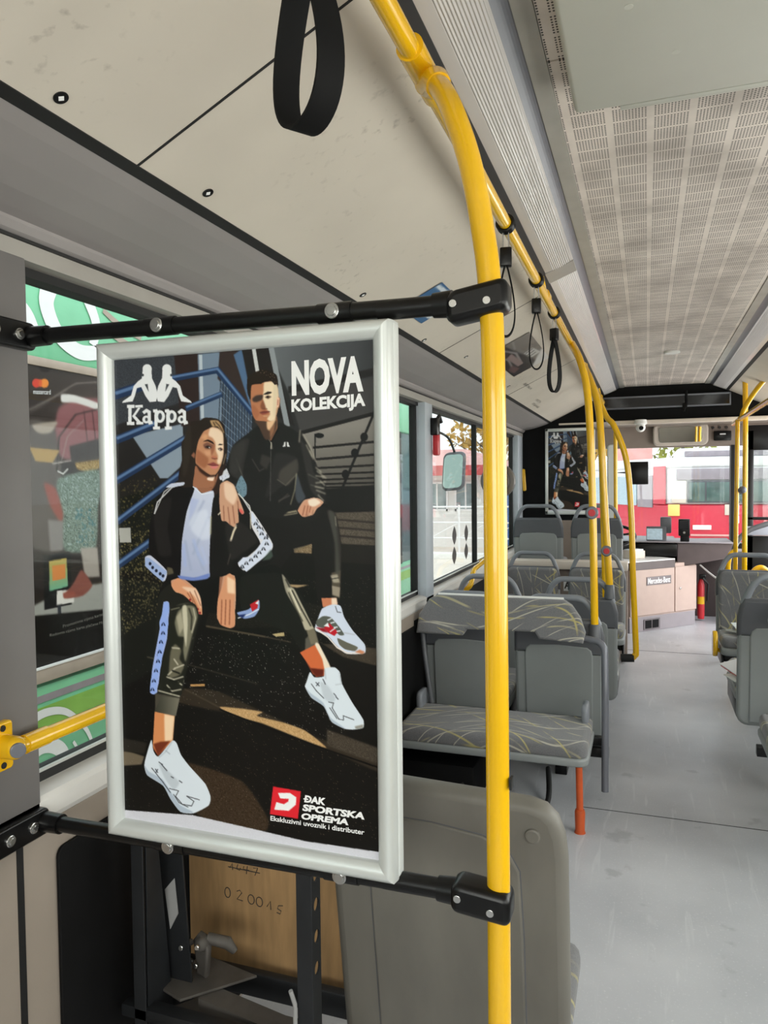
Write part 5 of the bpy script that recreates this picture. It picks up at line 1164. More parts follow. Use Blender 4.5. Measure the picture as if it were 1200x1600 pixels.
sub(bf, MB().slab([(-1.030, .585), (-1.004, .615), (-.996, .535), (-1.018, .495)], .002, lambda u, v, w: (u, 1.395 + w, v)), 'sticker', 'fog')
sub(bf, MB().box(-1.08, -.60, 1.30, 1.335, .345, .372, bev=.003).box(-1.08, -.60, 1.535, 1.56, .27, .33, bev=.006), 'cross_tube', 'darksteel')
b = MB(); b.slab([(-1.04, 1.37), (-.96, 1.345), (-.84, 1.47), (-1.0, 1.50)], .006, lambda u, v, w: (u, v, .372 + w), bev=.001); sub(bf, b, 'base_plate', 'duststeel')
b = MB(); b.slab([(.0, .0), (.034, .0), (.040, .035), (.044, .07), (.030, .092), (.006, .094), (-.012, .074), (-.004, .03)], .022, lambda u, v, w: (-.975 + u * .9, 1.43 + w - u * .3, .378 + v), bev=.006); b.tube([(-.985, 1.43, .452), (-.992, 1.405, .455)], .007, 10); b.tube([(-.95, 1.44, .462), (-.905, 1.455, .45), (-.89, 1.46, .43)], [.012, .014, .008], 10); b.ball((-.955, 1.425, .455), .016); sub(bf, b, 'hinge', 'duststeel')
for q in ((-.992, 1.40, .455), (-.982, 1.422, .412), (-.968, 1.420, .405), (-.955, 1.408, .458)): b = MB(); b.disc(q, (.1, -1, .2), .0065, .006, 6); sub(bf, b, 'bolt', 'steel')
b = MB(); b.slab([(0, 0), (.05, 0), (.05, .004), (.004, .004), (.004, .042), (.05, .042), (.05, .046), (0, .046)], .26, lambda u, v, w: (-.93 + w, 1.37 + u - w * .12, .325 + v - w * .05)); sub(bf, b, 'channel_bar', 'duststeel')
sub(bf, MB().box(-1.05, -.60, 1.34, 1.5, .268, .276).box(-.93, -.68, 1.31, 1.42, .30, .304), 'floor_tray', 'duststeel')
sub(bf, MB().tube([(-.655, 1.295, .40), (-.655, 1.295, .47), (-.662, 1.29, .50)], .0045, 8), 'cable', 'fog')
ply = empty('plywood_board', (-.88, 1.60, 0), 'plywood board with handwritten numbers, leaning behind the bare seat frame', 'board')
sub(ply, MB().box(-1.105, -.655, 1.60, 1.612, .23, .93), 'board', 'ply')
hw = MB()
def pen(pts, r=.0011): hw.tube([(x, 1.5992, z) for x, z in pts], r, 5)
def loop(cx, cz, a, b_): pen([(cx + a * math.cos(t), cz + b_ * math.sin(t)) for t in [2 * PI * k / 14 for k in range(15)]])
zb = .472
loop(-.993, zb + .004, .008, .013); pen([(-.966, zb + .012), (-.958, zb + .016), (-.952, zb + .010), (-.966, zb - .008), (-.95, zb - .010)])
loop(-.926, zb - .002, .009, .012); loop(-.903, zb - .004, .009, .012)
pen([(-.882, zb - .012), (-.872, zb + .003), (-.871, zb - .018)]); pen([(-.838, zb - .002), (-.85, zb - .004), (-.853, zb - .012), (-.843, zb - .016), (-.846, zb - .024), (-.855, zb - .022)])
zb = .545
pen([(-.985, zb - .004), (-.978, zb + .008), (-.977, zb - .008)]); pen([(-.962, zb + .008), (-.966, zb - .004), (-.957, zb - .006), (-.955, zb)]); pen([(-.945, zb + .006), (-.947, zb - .002), (-.93, zb - .002)]); pen([(-.935, zb + .008), (-.938, zb - .012)]); pen([(-.918, zb + .006), (-.906, zb + .008), (-.914, zb - .012)]); pen([(-.99, zb - .002), (-.90, zb - .004)])
sub(ply, hw, 'handwriting', 'letter_dark')

# loose papers on the right-hand striped seat
def papers(label, pts, z, m, dz=.0):
    b = MB(); b.slab(pts, .004, lambda u, v, w: (u, v, z + w + dz * (v - pts[0][1])), bev=0); return tag(b.build('paper_sheet', m), label, 'paper', 'papers on the right seat')
papers('white sheet lying uppermost at the back of the striped seat', [(.535, 5.44), (.59, 5.08), (.70, 5.10), (.66, 5.46)], .545, 'paper', .12)
papers('white folder with a red edge sticking out from the right grey seat into the aisle', [(.345, 4.02), (.43, 3.90), (.62, 3.93), (.56, 4.16)], .586, 'whitebus', .30)
b = MB(); b.slab([(.35, 4.012), (.432, 3.898), (.62, 3.928), (.56, 4.15)], .003, lambda u, v, w: (u, v, .582 + w + .30 * (v - 4.02))); red = tag(b.build('paper_sheet', 'red'), 'red cover sheet just under the white folder on the right grey seat', 'paper', 'papers on the right seat')
papers('lowest grey-white booklet sticking out under the folder on the right grey seat', [(.36, 3.97), (.40, 3.88), (.60, 3.89), (.58, 4.08)], .545, 'whiteframe', .1)
papers('small pale leaflet near the yellow armrest on the striped seat', [(.50, 5.40), (.56, 5.33), (.58, 5.36), (.53, 5.44)], .502, 'paper')
arm = tag(MB().slab([(.06 * math.cos(a), .085 * math.sin(a)) for a in [2 * PI * k / 20 for k in range(20)]], .03, lambda u, v, w: (.412 + w, 5.30 + u, .43 + v), bev=.01).tube([(.43, 5.30, .40), (.47, 5.34, .37)], .012, 10).build('armrest', 'yellow'), 'yellow oval armrest end at the aisle side of the papers seat', 'armrest')

# ================================================================== ceiling fittings
hb = empty('ceiling_hatch', (.2, 1.2, 2.30), 'flat light grey ceiling box hanging below the perforated panels, top right of the photo', 'ceiling hatch')
sub(hb, MB().box(-.150, .52, .35, 1.70, 2.298, 2.362, bev=.012, seg=3), 'cover', 'hatch')
sub(hb, MB().box(-.055, .44, 1.70, 1.722, 2.30, 2.325, bev=.004), 'front_lip', 'hatch')
for x, y in ((.05, 1.52), (.06, 1.30), (-.03, 1.35)): sub(hb, MB().tube([(x, y, 2.2985), (x, y, 2.2975)], [.0075, .0075], 20), 'plug', 'hatch')

lamp = tag(MB().disc((.16, 5.36, 2.3625), (0, 0, -1), .05, .012, 24).build('ceiling_dome', 'white'), 'small round pale dome on the perforated ceiling near the front', 'ceiling dome')

# prints stuck on the inclined ceiling panel
SL = .4786
def cz(x): return 2.068 + (x + .853) * SL - .0035
def ceiling_print(cv, name, x0, x1, y0, y1, label, cat='sticker'):
    # lower edge at the window side; read from the aisle
    o = cv.sheet(name, (x1, y0, cz(x1)), (0, y1 - y0, 0), (x0 - x1, 0, cz(x0) - cz(x1)), None)
    return tag(o, label, cat)
cv = Canvas(70, 50, (52, 48, 48)); cv.poly([(0, 0), (70, 0), (70, 12), (0, 30)], (120, 116, 112), 3, curve=False); cv.poly([(40, 0), (70, 0), (70, 26)], (206, 204, 202), 3, curve=False)
cv.poly([(30, 8), (46, 4), (48, 16), (32, 20)], (190, 188, 186), curve=False)
for k in range(3): cv.line([(32 + k * 5, 9), (34 + k * 5, 18)], 1.2, (60, 56, 56))
for p, t in ((((4, 36), (24, 26), (50, 30)), 3), (((8, 44), (30, 38), (60, 44)), 2.4), (((2, 20), (16, 24)), 2)): cv.line(p, t, (150, 146, 146), 1)
cv.poly([(20, 30), (50, 28), (52, 36), (24, 38)], (150, 132, 130), 1); cv.poly([(44, 40), (58, 36), (62, 46), (48, 48)], (110, 86, 86), 1)
ceiling_print(cv, 'ceiling_poster', -.735, -.53, 3.62, 4.40, 'dark landscape poster stuck on the sloping ceiling behind the near pole', 'poster')
cv = Canvas(50, 30, (70, 110, 150)); cv.oval((20, 12), 9, 6, (226, 178, 60), 1); cv.oval((30, 16), 7, 5, (196, 60, 70), 1); cv.line([(0, 26), (50, 22)], 3, (220, 224, 226)); cv.line([(2, 4), (46, 2)], 3, (206, 214, 222))
ceiling_print(cv, 'ceiling_sticker', -.79, -.64, 2.42, 2.68, 'small colourful sticker on the sloping ceiling, just right of the big poster frame', 'sticker')
b = MB()
n_ = Vector((1, 0, SL)).normalized()
for k, (t_, y, wd) in enumerate((('SJEDALA', 4.75, .30), ('MJESTA', 5.55, .22), ('STAJANJE', 5.62, .34))):
    x = -.80 + .05 * (k > 1) * -1; x = (-.74, -.775, -.815)[k]
    b.text(t_, (x, y, cz(x) - .001), (0, 1, 0), (.9, 0, .9 * SL), wd, .026)
tag(b.build('ceiling_inscription', 'letter_grey'), 'rows of faint printed grey lettering on the sloping ceiling near the front', 'lettering')

# display header, pipe, camera dome
ds = empty('destination_display', (.15, 7.17, 2.18), 'long black interior display with a grey border in the dark header above the aisle', 'display')
def bar(o, x0, x1, z0, z1, y0, y1, m, n, tilt=.03): b = MB(); b.slab([(x0, z0), (x1, z0 + tilt * 0), (x1, z1), (x0, z1)], y1 - y0, lambda u, v, w: (u, y0 + w, v), bev=.002); return sub(o, b, n, m)
DX0, DX1 = -.40, .69
bar(ds, DX0, DX1, 2.165, 2.265, 7.165, 7.20, 'screen', 'display_panel')
b = MB(); b.box(DX0, DX1, 7.155, 7.17, 2.257, 2.272, bev=.002); b.box(DX0, DX1, 7.155, 7.17, 2.158, 2.173, bev=.002); b.box(DX1 - .008, DX1 + .004, 7.155, 7.17, 2.158, 2.272, bev=.002); sub(ds, b, 'border', 'metalgrey')
b = MB(); b.tube([(.33, 7.15, 2.30), (.335, 7.14, 2.20), (.31, 7.14, 2.12)], .012, 10); b.box(.30, .34, 7.13, 7.16, 2.15, 2.19, bev=.004); sub(ds, b, 'latch', 'blackmatte')
cd = empty('camera_dome', (-.06, 7.13, 2.05), 'small white surveillance camera below the dark header', 'camera')
sub(cd, MB().tube([(-.05, 7.13, 2.055), (-.05, 7.13, 2.02), (-.05, 7.13, 2.0)], [.05, .056, .03], 20).ball((-.05, 7.12, 1.985), .042), 'housing', 'white'); sub(cd, MB().disc((-.045, 7.085, 1.978), (.1, -1, -.2), .02, .008, 16), 'lens', 'screen')

# far framed poster on the black partition
f2 = empty('poster_frame', (-.68, 7.15, 1.2), 'small far poster with the same two people in a pale frame on the black partition', 'framed poster')
small = ART.small(90, 150)
a0, a1, b0, b1 = -.905, -.45, 1.195, 2.006
sm = small.sheet('printed_sheet', (a0 + .026, 7.176, b1 - .028), (a1 - a0 - .052, 0, 0), (0, 0, -(b1 - b0 - .06)), None); sm.parent = f2; sm.matrix_parent_inverse = Matrix.Translation(-Vector(f2.location))
for r_ in ((a0, a1, b1 - .03, b1), (a0, a1, b0, b0 + .034), (a0, a0 + .028, b0, b1), (a1 - .028, a1, b0, b1)): sub(f2, MB().box(r_[0], r_[1], 7.165, 7.192, r_[2], r_[3], bev=.005), 'frame_side', 'alu')
sub(f2, MB().box(a0 + .004, a1 - .004, 7.180, 7.196, b0 + .004, b1 - .004), 'backing_board', 'black')

tag(MB().slab(rrect(-1.115, -1.082, 1.42, 1.63, .012), .02, lambda u, v, w: (u + .012 * math.sin((v - 1.42) * 20), 7.14 + w, v), bev=.006).build('belt_hanger', 'yellow'), 'yellow strap hanging beside the last window pillar', 'strap')

# emergency hammer, window decals, grab loop
eh = empty('emergency_hammer', (-1.10, 4.03, 1.75), 'red emergency hammer in a black holder on the second window pillar', 'hammer')
sub(eh, MB().box(-1.12, -1.075, 3.94, 4.0, 1.765, 1.86, bev=.008), 'holder', 'black'); sub(eh, MB().tube([(-1.09, 3.985, 1.85), (-1.09, 4.03, 1.875), (-1.085, 4.05, 1.84)], .012, 10), 'hammer_head', 'black')
sub(eh, MB().box(-1.112, -1.078, 3.962, 4.012, 1.655, 1.79, bev=.009), 'hammer_grip', 'red')
for i, (y, z0, z1) in enumerate(((4.72, 1.098, 1.222), (4.715, .972, 1.088), (5.06, 1.095, 1.215), (5.055, .972, 1.085))):
    nm = ('upper leaf-shaped black decal, left pair, on the second window', 'lower leaf-shaped black decal, left pair, on the second window', 'upper leaf-shaped black decal, right pair, on the second window', 'lower leaf-shaped black decal, right pair, on the second window')[i]
    ot = [(y + .055 * math.sin(PI * t) * s, z0 + (z1 - z0) * t) for s, r in ((1, range(0, 13)), (-1, range(11, 0, -1))) for t in [k / 12 for k in r]]
    tag(MB().slab(ot, .001, lambda u, v, w: (-1.1805 + w, u, v)).build('window_decal', 'letter_dark'), nm, 'decal', 'leaf decals')
tag(MB().tube(fillet([(-1.115, 4.72, .80), (-1.07, 4.72, .84), (-1.07, 4.78, .93), (-1.07, 5.2, .96), (-1.115, 5.24, .94)], .05), .0165, 12).build('grab_loop', 'yellow'), 'yellow grab loop on the sill beside the second-row seats', 'grab handle')

# driver counter
cab = empty('driver_counter', (-.147, 7.69, 0), 'beige driver counter with two doors, dark top band and a grey plinth with vents', 'counter')
P0 = Vector((-.135, 7.68, 0)); PU = Vector((.642, .70, 0)).normalized(); PN = Vector((-PU.y, PU.x, 0)); LEN = .93
def cb(u, v, w): return tuple(P0 + PU * u + PN * w + Vector((0, 0, v)))
def cbox(name, m, u0, u1, v0, v1, w0, w1, bev=.004, par=None):
    b = MB().slab([(u0, v0), (u1, v0), (u1, v1), (u0, v1)], w1 - w0, lambda u, v, w: cb(u, v, w + w0), bev=bev)
    return sub(cab, b, name, m)
cbox('body', 'beigecab', -.02, LEN, .14, .66, .012, .5)
cbox('plinth', 'cabgrey', -.02, LEN - .01, .0, .15, .006, .5)
d1 = cbox('door', 'beigecab', -.018, .60, .165, .625, -.004, .014); d2 = cbox('door', 'beigecab', .612, LEN - .002, .165, .625, -.004, .014)
cbox('top_band', 'dash', -.02, .60, .622, .70, -.012, .02)
cbox('worktop', 'white', -.06, .60, .70, .712, -.012, .42)
b = MB().slab([(.20, .462), (.545, .462), (.545, .545), (.20, .545)], .006, lambda u, v, w: cb(u, v, -.010 + w), bev=.001); bd = sub(cab, b, 'badge', 'badge')
m_ = MB().text('Mercedes-Benz', cb(.215, .476, -.0108), PU, (0, 0, 1), .315, .058, .012); lt = m_.build('lettering', 'letter_white', bd)
b = MB().slab(rrect(.17, .40, .015, .125, .01), .006, lambda u, v, w: cb(u, v, w), bev=.002); sub(cab, b, 'vent_plate', 'badge')
for u in (.19, .29): b = MB().box(0, 0, 0, 0, 0, 0) if 0 else MB().slab([(u, .03), (u + .085, .03), (u + .085, .11), (u, .11)], .004, lambda a, v, w: cb(a, v, -.003 + w)); sub(cab, b, 'vent_grille', 'blackmatte')
b = MB().disc(cb(.68, .40, -.004), -PN, .012, .012, 14); sub(cab, b, 'knob', 'steel')

db = empty('dashboard', (.2, 8.6, 0), 'dark brown dashboard front running from the counter to the right windscreen post', 'dashboard')
b = MB(); b.slab([(.30, .605), (.83, .72), (.83, .87), (.30, .855)], .7, lambda u, v, w: (u, 8.25 + w, v), bev=.01); sub(db, b, 'front_panel', 'dash')
b = MB(); b.box(-1.05, .31, 8.45, 9.28, .60, .86, bev=.02); b.box(-.12, .30, 8.22, 8.5, .72, .85, bev=.01); sub(db, b, 'instrument_shelf', 'black')
sub(db, MB().box(-.12, .83, 8.22, 8.8, .862, .872, bev=.003), 'top_edge', 'cabgrey')
sw = empty('steering_wheel', (-.3, 8.2, .9), 'black steering wheel partly hidden behind the curved pole', 'steering wheel')
c0 = Vector((-.33, 8.15, .93)); ax = Vector((0, -.45, .9)).normalized(); e1 = Vector((1, 0, 0)); e2 = ax.cross(e1)
sub(sw, MB().tube([c0 + (e1 * math.cos(t) + e2 * math.sin(t)) * .22 for t in [2 * PI * k / 32 for k in range(32)]], .016, 10, closed=True), 'rim', 'black')
b = MB(); b.disc(c0 - ax * .03, ax, .06, .03, 20); [b.tube([c0, c0 + (e1 * math.cos(t) + e2 * math.sin(t)) * .215], .011, 8) for t in (.3, 2.84, 4.7)]; b.tube([c0, c0 - ax * .35 + Vector((0, .1, -.05))], .03, 12); sub(sw, b, 'hub', 'black')
tm = empty('card_terminal', (.37, 8.3, .87), 'upright black card terminal standing on the dashboard', 'terminal')
sub(tm, MB().box(.315, .425, 8.28, 8.32, .93, 1.105, bev=.006), 'body', 'black'); sub(tm, MB().box(.325, .415, 8.276, 8.281, 1.0, 1.09), 'screen', 'screen'); sub(tm, MB().box(.335, .42, 8.29, 8.35, .868, .94, bev=.005), 'stand', 'blackmatte'); sub(tm, MB().disc((.37, 8.279, .965), (0, -1, 0), .012, .002, 14), 'reader_mark', 'letter_grey')
tk = empty('ticket_machine', (.12, 8.35, .87), 'grey ticket machine with a tilted pale display on the dashboard', 'ticket machine')
b = MB(); b.slab([(0, 0), (.14, 0), (.10, .14), (.06, .15)], .20, lambda u, v, w: (.0 + w, 8.32 + u, .872 + v), bev=.008); sub(tk, b, 'body', 'shelldark')
b = MB(); b.slab([(-.08, 0), (.075, .0), (.075, .125), (-.08, .125)], .01, lambda u, v, w: (.085 + u, 8.31 + v * .38 + w, .885 + v * .92), bev=.002); sub(tk, b, 'display', 'screenlit')
sub(tk, MB().box(.14, .25, 8.38, 8.46, .95, 1.12, bev=.012), 'printer', 'shelldark')
bxo = empty('paper_box', (.07, 8.0, .712), 'small open box of paper slips on the white worktop', 'box')
q = P0 + PU * .27 + PN * .18
b = MB().slab([(-.10, .0), (.11, .0), (.11, .075), (-.10, .085)], .11, lambda u, v, w: tuple(q + PU * u + PN * w + Vector((0, 0, .713 + v))), bev=.003); sub(bxo, b, 'carton', 'cream')
b = MB().slab([(-.085, .0), (.095, .0), (.095, .02), (-.085, .02)], .09, lambda u, v, w: tuple(q + PU * u + PN * (w + .01) + Vector((0, 0, .785 + v)))); sub(bxo, b, 'paper_slips', 'paper')
mo = empty('monitor', (-.07, 8.8, 1.44), 'black rectangular monitor seen from behind, beside the curved pole', 'monitor')
sub(mo, MB().box(-.19, .02, 8.85, 8.89, 1.465, 1.72, bev=.006), 'case', 'black'); sub(mo, MB().tube([(-.19, 8.87, 1.60), (-.33, 8.87, 1.60), (-.33, 8.9, .86)], .012, 10), 'arm', 'black')
sh_ = tag(MB().slab([(.13 * math.sin(k * .9) * .2 + .0 + k * .012, 0) for k in range(0)] or rrect(-.36, -.275, .95, 1.86, .03), .03, lambda u, v, w: (u, 7.55 + w, v), bev=.01).build('door_curtain', 'whiteframe'), 'pale upright screen of the driver door behind the poles', 'screen')
mi = empty('interior_mirror', (.36, 9.2, 2.0), 'wide interior mirror in a cream housing above the windscreen', 'mirror')
b = MB().slab(rrect(.07, .66, 1.905, 2.155, .06), .07, lambda u, v, w: (u, 9.16 + w, v), bev=.02); sub(mi, b, 'housing', 'cream')
b = MB().slab(rrect(.135, .595, 1.94, 2.115, .03), .006, lambda u, v, w: (u, 9.146 + w - (v - 2.03) * .10, v), bev=.002); sub(mi, b, 'mirror_glass', 'mirror')
sw2 = empty('switch_panel', (.76, 9.2, 2.0), 'black intercom box on the panel right of the interior mirror', 'switch panel')
sub(sw2, MB().box(.72, .90, 9.20, 9.245, 1.95, 2.06, bev=.01), 'box', 'black'); sub(sw2, MB().box(.78, .84, 9.195, 9.2, 2.015, 2.03), 'label', 'letter_white')
for x in (.71, .78, .85): sub(sw2, MB().disc((x, 9.245, 2.10), (0, -1, 0), .016, .012, 12), 'knob', 'letter_dark')
fe = empty('fire_extinguisher', (.56, 8.65, 0), 'red fire extinguisher standing beside the driver counter', 'fire extinguisher')
sub(fe, MB().tube([(.555, 8.62, .02), (.555, 8.62, .06), (.555, 8.62, .38), (.555, 8.62, .43), (.555, 8.62, .45)], [.032, .036, .036, .022, .014], 20), 'cylinder', 'red'); sub(fe, MB().box(.535, .60, 8.59, 8.63, .45, .50, bev=.006).tube([(.57, 8.58, .46), (.62, 8.57, .40), (.61, 8.57, .22)], .012, 8), 'valve', 'black'); sub(fe, MB().tube([(.555, 8.62, .18), (.555, 8.62, .26)], .0368, 20), 'label_band', 'yellow')
tag(MB().box(.50, 1.38, 8.9, 9.0, .0, .72, bev=.01).build('front_cupboard', 'dash'), 'plain dark panel in the dark recess right of the counter', 'panel')
tag(MB().tube(smooth([(.52, 8.2, .64), (.60, 7.6, .60), (.72, 7.0, .56), (.85, 6.6, .5)], 6), .008, 8).build('cable', 'white'), 'pale cable hanging from the dashboard to the right striped seat', 'cable')

# front entrance: door leaf, handle tubes
dr = empty('door_leaf', (1.1, 8.3, 0), 'black-framed glazed leaf of the front entrance door at the right edge', 'door')
b = MB()
for r_ in ((.955, 1.015, .05, 2.0), (1.32, 1.38, .05, 2.0)): b.box(r_[0], r_[1], 8.28, 8.32, r_[2], r_[3], bev=.006)
b.box(.955, 1.38, 8.28, 8.32, 1.80, 2.05, bev=.006); b.box(.955, 1.38, 8.28, 8.32, 1.10, 1.13, bev=.004); b.box(.955, 1.38, 8.28, 8.32, .05, .94, bev=.006); sub(dr, b, 'frame', 'black')
sub(dr, MB().box(1.01, 1.33, 8.298, 8.303, .94, 1.80), 'pane', 'glass'); sub(dr, MB().box(.93, 1.40, 8.2, 8.26, .95, 1.04, bev=.012), 'cross_rail', 'handle')
tag(MB().tube(fillet([(1.02, 6.9, 1.16), (.80, 6.9, 1.08), (.70, 6.9, .96), (.69, 6.9, .3)], .12), .022, 14).build('entrance_handrail', 'metalgrey'), 'grey curved handrail standing between the two right poles', 'handrail')
tag(MB().tube(fillet([(.655, 6.75, .0), (.64, 6.75, .82), (.66, 6.75, .90), (.70, 6.75, .92)], .06), .02, 12).build('entrance_handrail', 'yellow'), 'short yellow curved handrail left of the right-hand poles', 'handrail')
tag(MB().tube(fillet([(.82, 6.7, .5), (.82, 6.7, .76), (.88, 6.7, .80), (.95, 6.7, .74), (.95, 6.7, .5)], .05), .022, 12).build('entrance_handrail', 'yellow'), 'low yellow hoop right of the right-hand poles', 'handrail')
tag(MB().ball((.715, 6.46, 1.425), .028).build('pole_button', 'metalgrey'), 'round grey button between the two right poles', 'button')

# ================================================================== outside
GB = -3.26
gb = empty('neighbour_bus', (-4.5, 5.0, -.35), 'green-wrapped bus parked alongside, white curved lettering and dark windows', 'bus')
sub(gb, MB().box(-5.7, GB, -7.5, 11.6, -.10, .37, bev=.03), 'lower_body', 'greenbus'); sub(gb, MB().box(-5.7, GB, -7.5, 11.6, 2.23, 2.75, bev=.03), 'upper_body', 'greenbus')
sub(gb, MB().box(-5.68, GB - .05, -7.48, 11.57, .35, 2.25), 'window_band', 'tealglass')
for y in (-5.1, -1.0, 1.7, 4.62, 7.3, 10.0): sub(gb, MB().box(GB - .06, GB - .02, y - .06, y + .06, .35, 2.25), 'window_post', 'rubber')
b = MB(); b.slab([(2.0, 0.268), (11.5, 0.293), (11.5, 0.327), (2.0, 0.31)], .004, lambda u, v, w: (GB + w, u, v)); sub(gb, b, 'grey_stripe', 'busgrey')
b = MB(); b.slab([(2.0, 0.123), (11.5, 0.14), (11.5, 0.259), (2.0, 0.242)], .003, lambda u, v, w: (GB + w, u, v)); sub(gb, b, 'yellow_green_stripe', 'greenlight')
for y in (-4.2, 8.6): sub(gb, MB().tube([(-3.7, y, .12), (GB + .02, y, .12)], .46, 28), 'wheel', 'rubber')
def ribbon(pts, wd):
    q = smooth([(p[0], p[1], 0) for p in pts], 6); b = MB(); L_ = []; R_ = []
    for i, p in enumerate(q):
        d = (q[min(i + 1, len(q) - 1)] - q[max(i - 1, 0)]).normalized(); n = Vector((-d.y, d.x, 0)); t = wd[0] + (wd[1] - wd[0]) * i / (len(q) - 1); L_.append(p + n * t / 2); R_.append(p - n * t / 2)
    vs = [(GB + .006, p.x, p.y) for p in L_] + [(GB + .006, p.x, p.y) for p in R_]; n = len(L_)
    return b.add(vs, [(i, n + i, n + i + 1, i + 1) for i in range(n - 1)])
b = MB()
for pts, wd in [(((3.468, 2.673), (3.434, 2.554), (3.519, 2.401), (3.689, 2.325), (3.876, 2.35)), (0.119, 0.085)), (((3.774, 2.656), (3.842, 2.52), (3.808, 2.384)), (0.085, 0.068)), (((3.162, 2.537), (3.281, 2.469), (3.349, 2.35)), (0.102, 0.085)), (((3.162, 0.174), (3.332, 0.208), (3.502, 0.165), (3.655, 0.021), (3.723, -0.115)), (0.06, 0.02)), (((3.145, -0.03), (3.315, 0.021), (3.451, -0.047), (3.485, -0.183), (3.4, -0.302)), (0.085, 0.085)), (((3.162, -0.149), (3.315, -0.123), (3.375, -0.073)), (0.102, 0.017)), (((3.162, -0.285), (3.281, -0.251), (3.315, -0.37)), (0.119, 0.085)), (((3.553, -0.03), (3.596, -0.115), (3.587, -0.217)), (0.02, 0.017)), (((3.655, -0.2), (3.723, -0.157), (3.791, -0.106)), (0.034, 0.02))]:
    r_ = ribbon(pts, wd); b.add(r_.v, r_.f)
sub(gb, b, 'white_lettering', 'letter_white')
b = MB()
for pts, wd in [(((3.91, 2.622), (4.08, 2.554), (4.284, 2.52)), (0.034, 0.051)), (((3.91, 2.52), (4.114, 2.452), (4.335, 2.435)), (0.051, 0.034))]:
    r_ = ribbon(pts, wd); b.add(r_.v, r_.f)
sub(gb, b, 'beige_scribble', 'framebeige')
# advertisement on the neighbour's window
ad = empty('window_advert', (GB, 3.74, 1.4), 'dark payment-card advertisement in a beige frame behind the first window', 'poster')
y0_, y1_, z0_, z1_ = 3.17, 4.454, 0.387, 2.24
for r_ in ((y0_, y1_, z1_ - .05, z1_), (y0_, y1_, z0_, z0_ + .085), (y0_, y0_ + .085, z0_, z1_), (y1_ - .085, y1_, z0_, z1_)): sub(ad, MB().box(GB - .0, GB + .018, r_[0], r_[1], r_[2], r_[3], bev=.004), 'frame_side', 'framebeige')
sub(ad, MB().box(GB, GB + .022, y0_ + .03, y1_, z0_ + .08, z0_ + .092), 'frame_edge', 'letter_white')
ca = Canvas(180, 270, (46, 38, 35)).quad([(43, 562), (240, 607), (240, 1012), (60, 1060)])
def Cc(*p): return [(30 + x / 3.2, 560 + y / 3.2) for x, y in p]
ca.poly(Cc((40, 25), (700, 130), (700, 400), (60, 500)), (50, 42, 38), 3, curve=False, col2=(78, 68, 64), d=Cc((100, 100), (300, 450)))
ca.poly(Cc((220, 260), (350, 210), (700, 260), (700, 520), (250, 540), (200, 420)), (142, 96, 98), 5); ca.poly(Cc((60, 340), (200, 380), (240, 700), (240, 1000), (80, 960)), (98, 90, 86), 6)
ca.poly(Cc((232, 188), (300, 195), (410, 240), (560, 330), (560, 370), (410, 280), (300, 236), (234, 232)), (214, 210, 206), 1); ca.line(Cc((60, 280), (200, 200), (300, 130), (450, 120)), 1.6, (150, 142, 138), 1); ca.line(Cc((60, 300), (260, 160)), 2.4, (128, 120, 116), 2, .6)
ca.line(Cc((210, 600), (220, 420), (300, 300), (420, 270)), 2, (54, 46, 44), 1); ca.line(Cc((230, 560), (260, 420), (340, 330)), 1, (160, 150, 146), 1)
for x in (340, 380, 420): ca.line(Cc((x, 280), (x + 25, 540)), 1.4, (86, 58, 60), 1)
ca.poly(Cc((95, 350), (210, 335), (200, 370), (180, 395), (140, 400), (110, 385)), (170, 158, 146), 2); ca.poly(Cc((80, 470), (225, 490), (190, 555), (110, 545)), (176, 148, 100), 1); ca.poly(Cc((300, 530), (420, 520), (440, 570), (370, 610), (305, 590)), (156, 130, 78), 1, noise=14); ca.line(Cc((190, 560), (440, 520)), 2, (196, 190, 184), 1)
ca.poly(Cc((270, 470), (420, 430), (430, 540), (280, 560)), (62, 54, 52), 2); ca.line(Cc((215, 600), (240, 615), (262, 590)), 2.4, (200, 200, 196))
ca.poly(Cc((215, 640), (420, 600), (405, 800), (390, 1010), (245, 1010), (225, 820)), (116, 132, 122), 3, noise=16); ca.specks(Cc((230, 640), (410, 610), (390, 1000), (250, 1000)), 260, (176, 190, 190), (.5, 1.4), 21, .6); ca.specks(Cc((300, 800), (400, 780), (385, 980), (300, 990)), 120, (70, 120, 130), (.7, 1.8), 22, .6); ca.poly(Cc((150, 660), (205, 690), (240, 820), (230, 870), (180, 780)), (150, 84, 74), 4)
ca.poly(Cc((170, 850), (240, 860), (240, 1010), (180, 1010)), (140, 134, 132), 3)
ca.poly(Cc((100, 1280), (260, 1200), (440, 1180), (700, 1200), (700, 1300), (100, 1360)), (166, 164, 158), 2, curve=False); ca.poly(Cc((320, 1000), (400, 1000), (410, 1150), (340, 1150)), (170, 160, 152), 2)
ca.poly(Cc((150, 1030), (272, 1018), (280, 1280), (155, 1300)), (24, 22, 24), 0, curve=False); ca.poly(Cc((175, 1060), (256, 1048), (262, 1190), (178, 1210)), (190, 170, 96), 0, curve=False, col2=(116, 176, 150), d=Cc((200, 1060), (210, 1210))); ca.poly(Cc((190, 1085), (250, 1078), (252, 1150), (192, 1160)), (214, 140, 78), 0, curve=False)
ca.line(Cc((222, 1285), (225, 1340)), 5, (60, 62, 68)); ca.poly(Cc((212, 1210), (290, 1206), (290, 1270), (210, 1280)), (226, 220, 214), 0, curve=False); ca.poly(Cc((285, 1180), (325, 1110), (375, 1190), (330, 1240), (260, 1250), (240, 1235)), (142, 86, 76), 1); ca.poly(Cc((238, 1222), (290, 1215), (300, 1240), (245, 1250)), (160, 92, 78), 1)
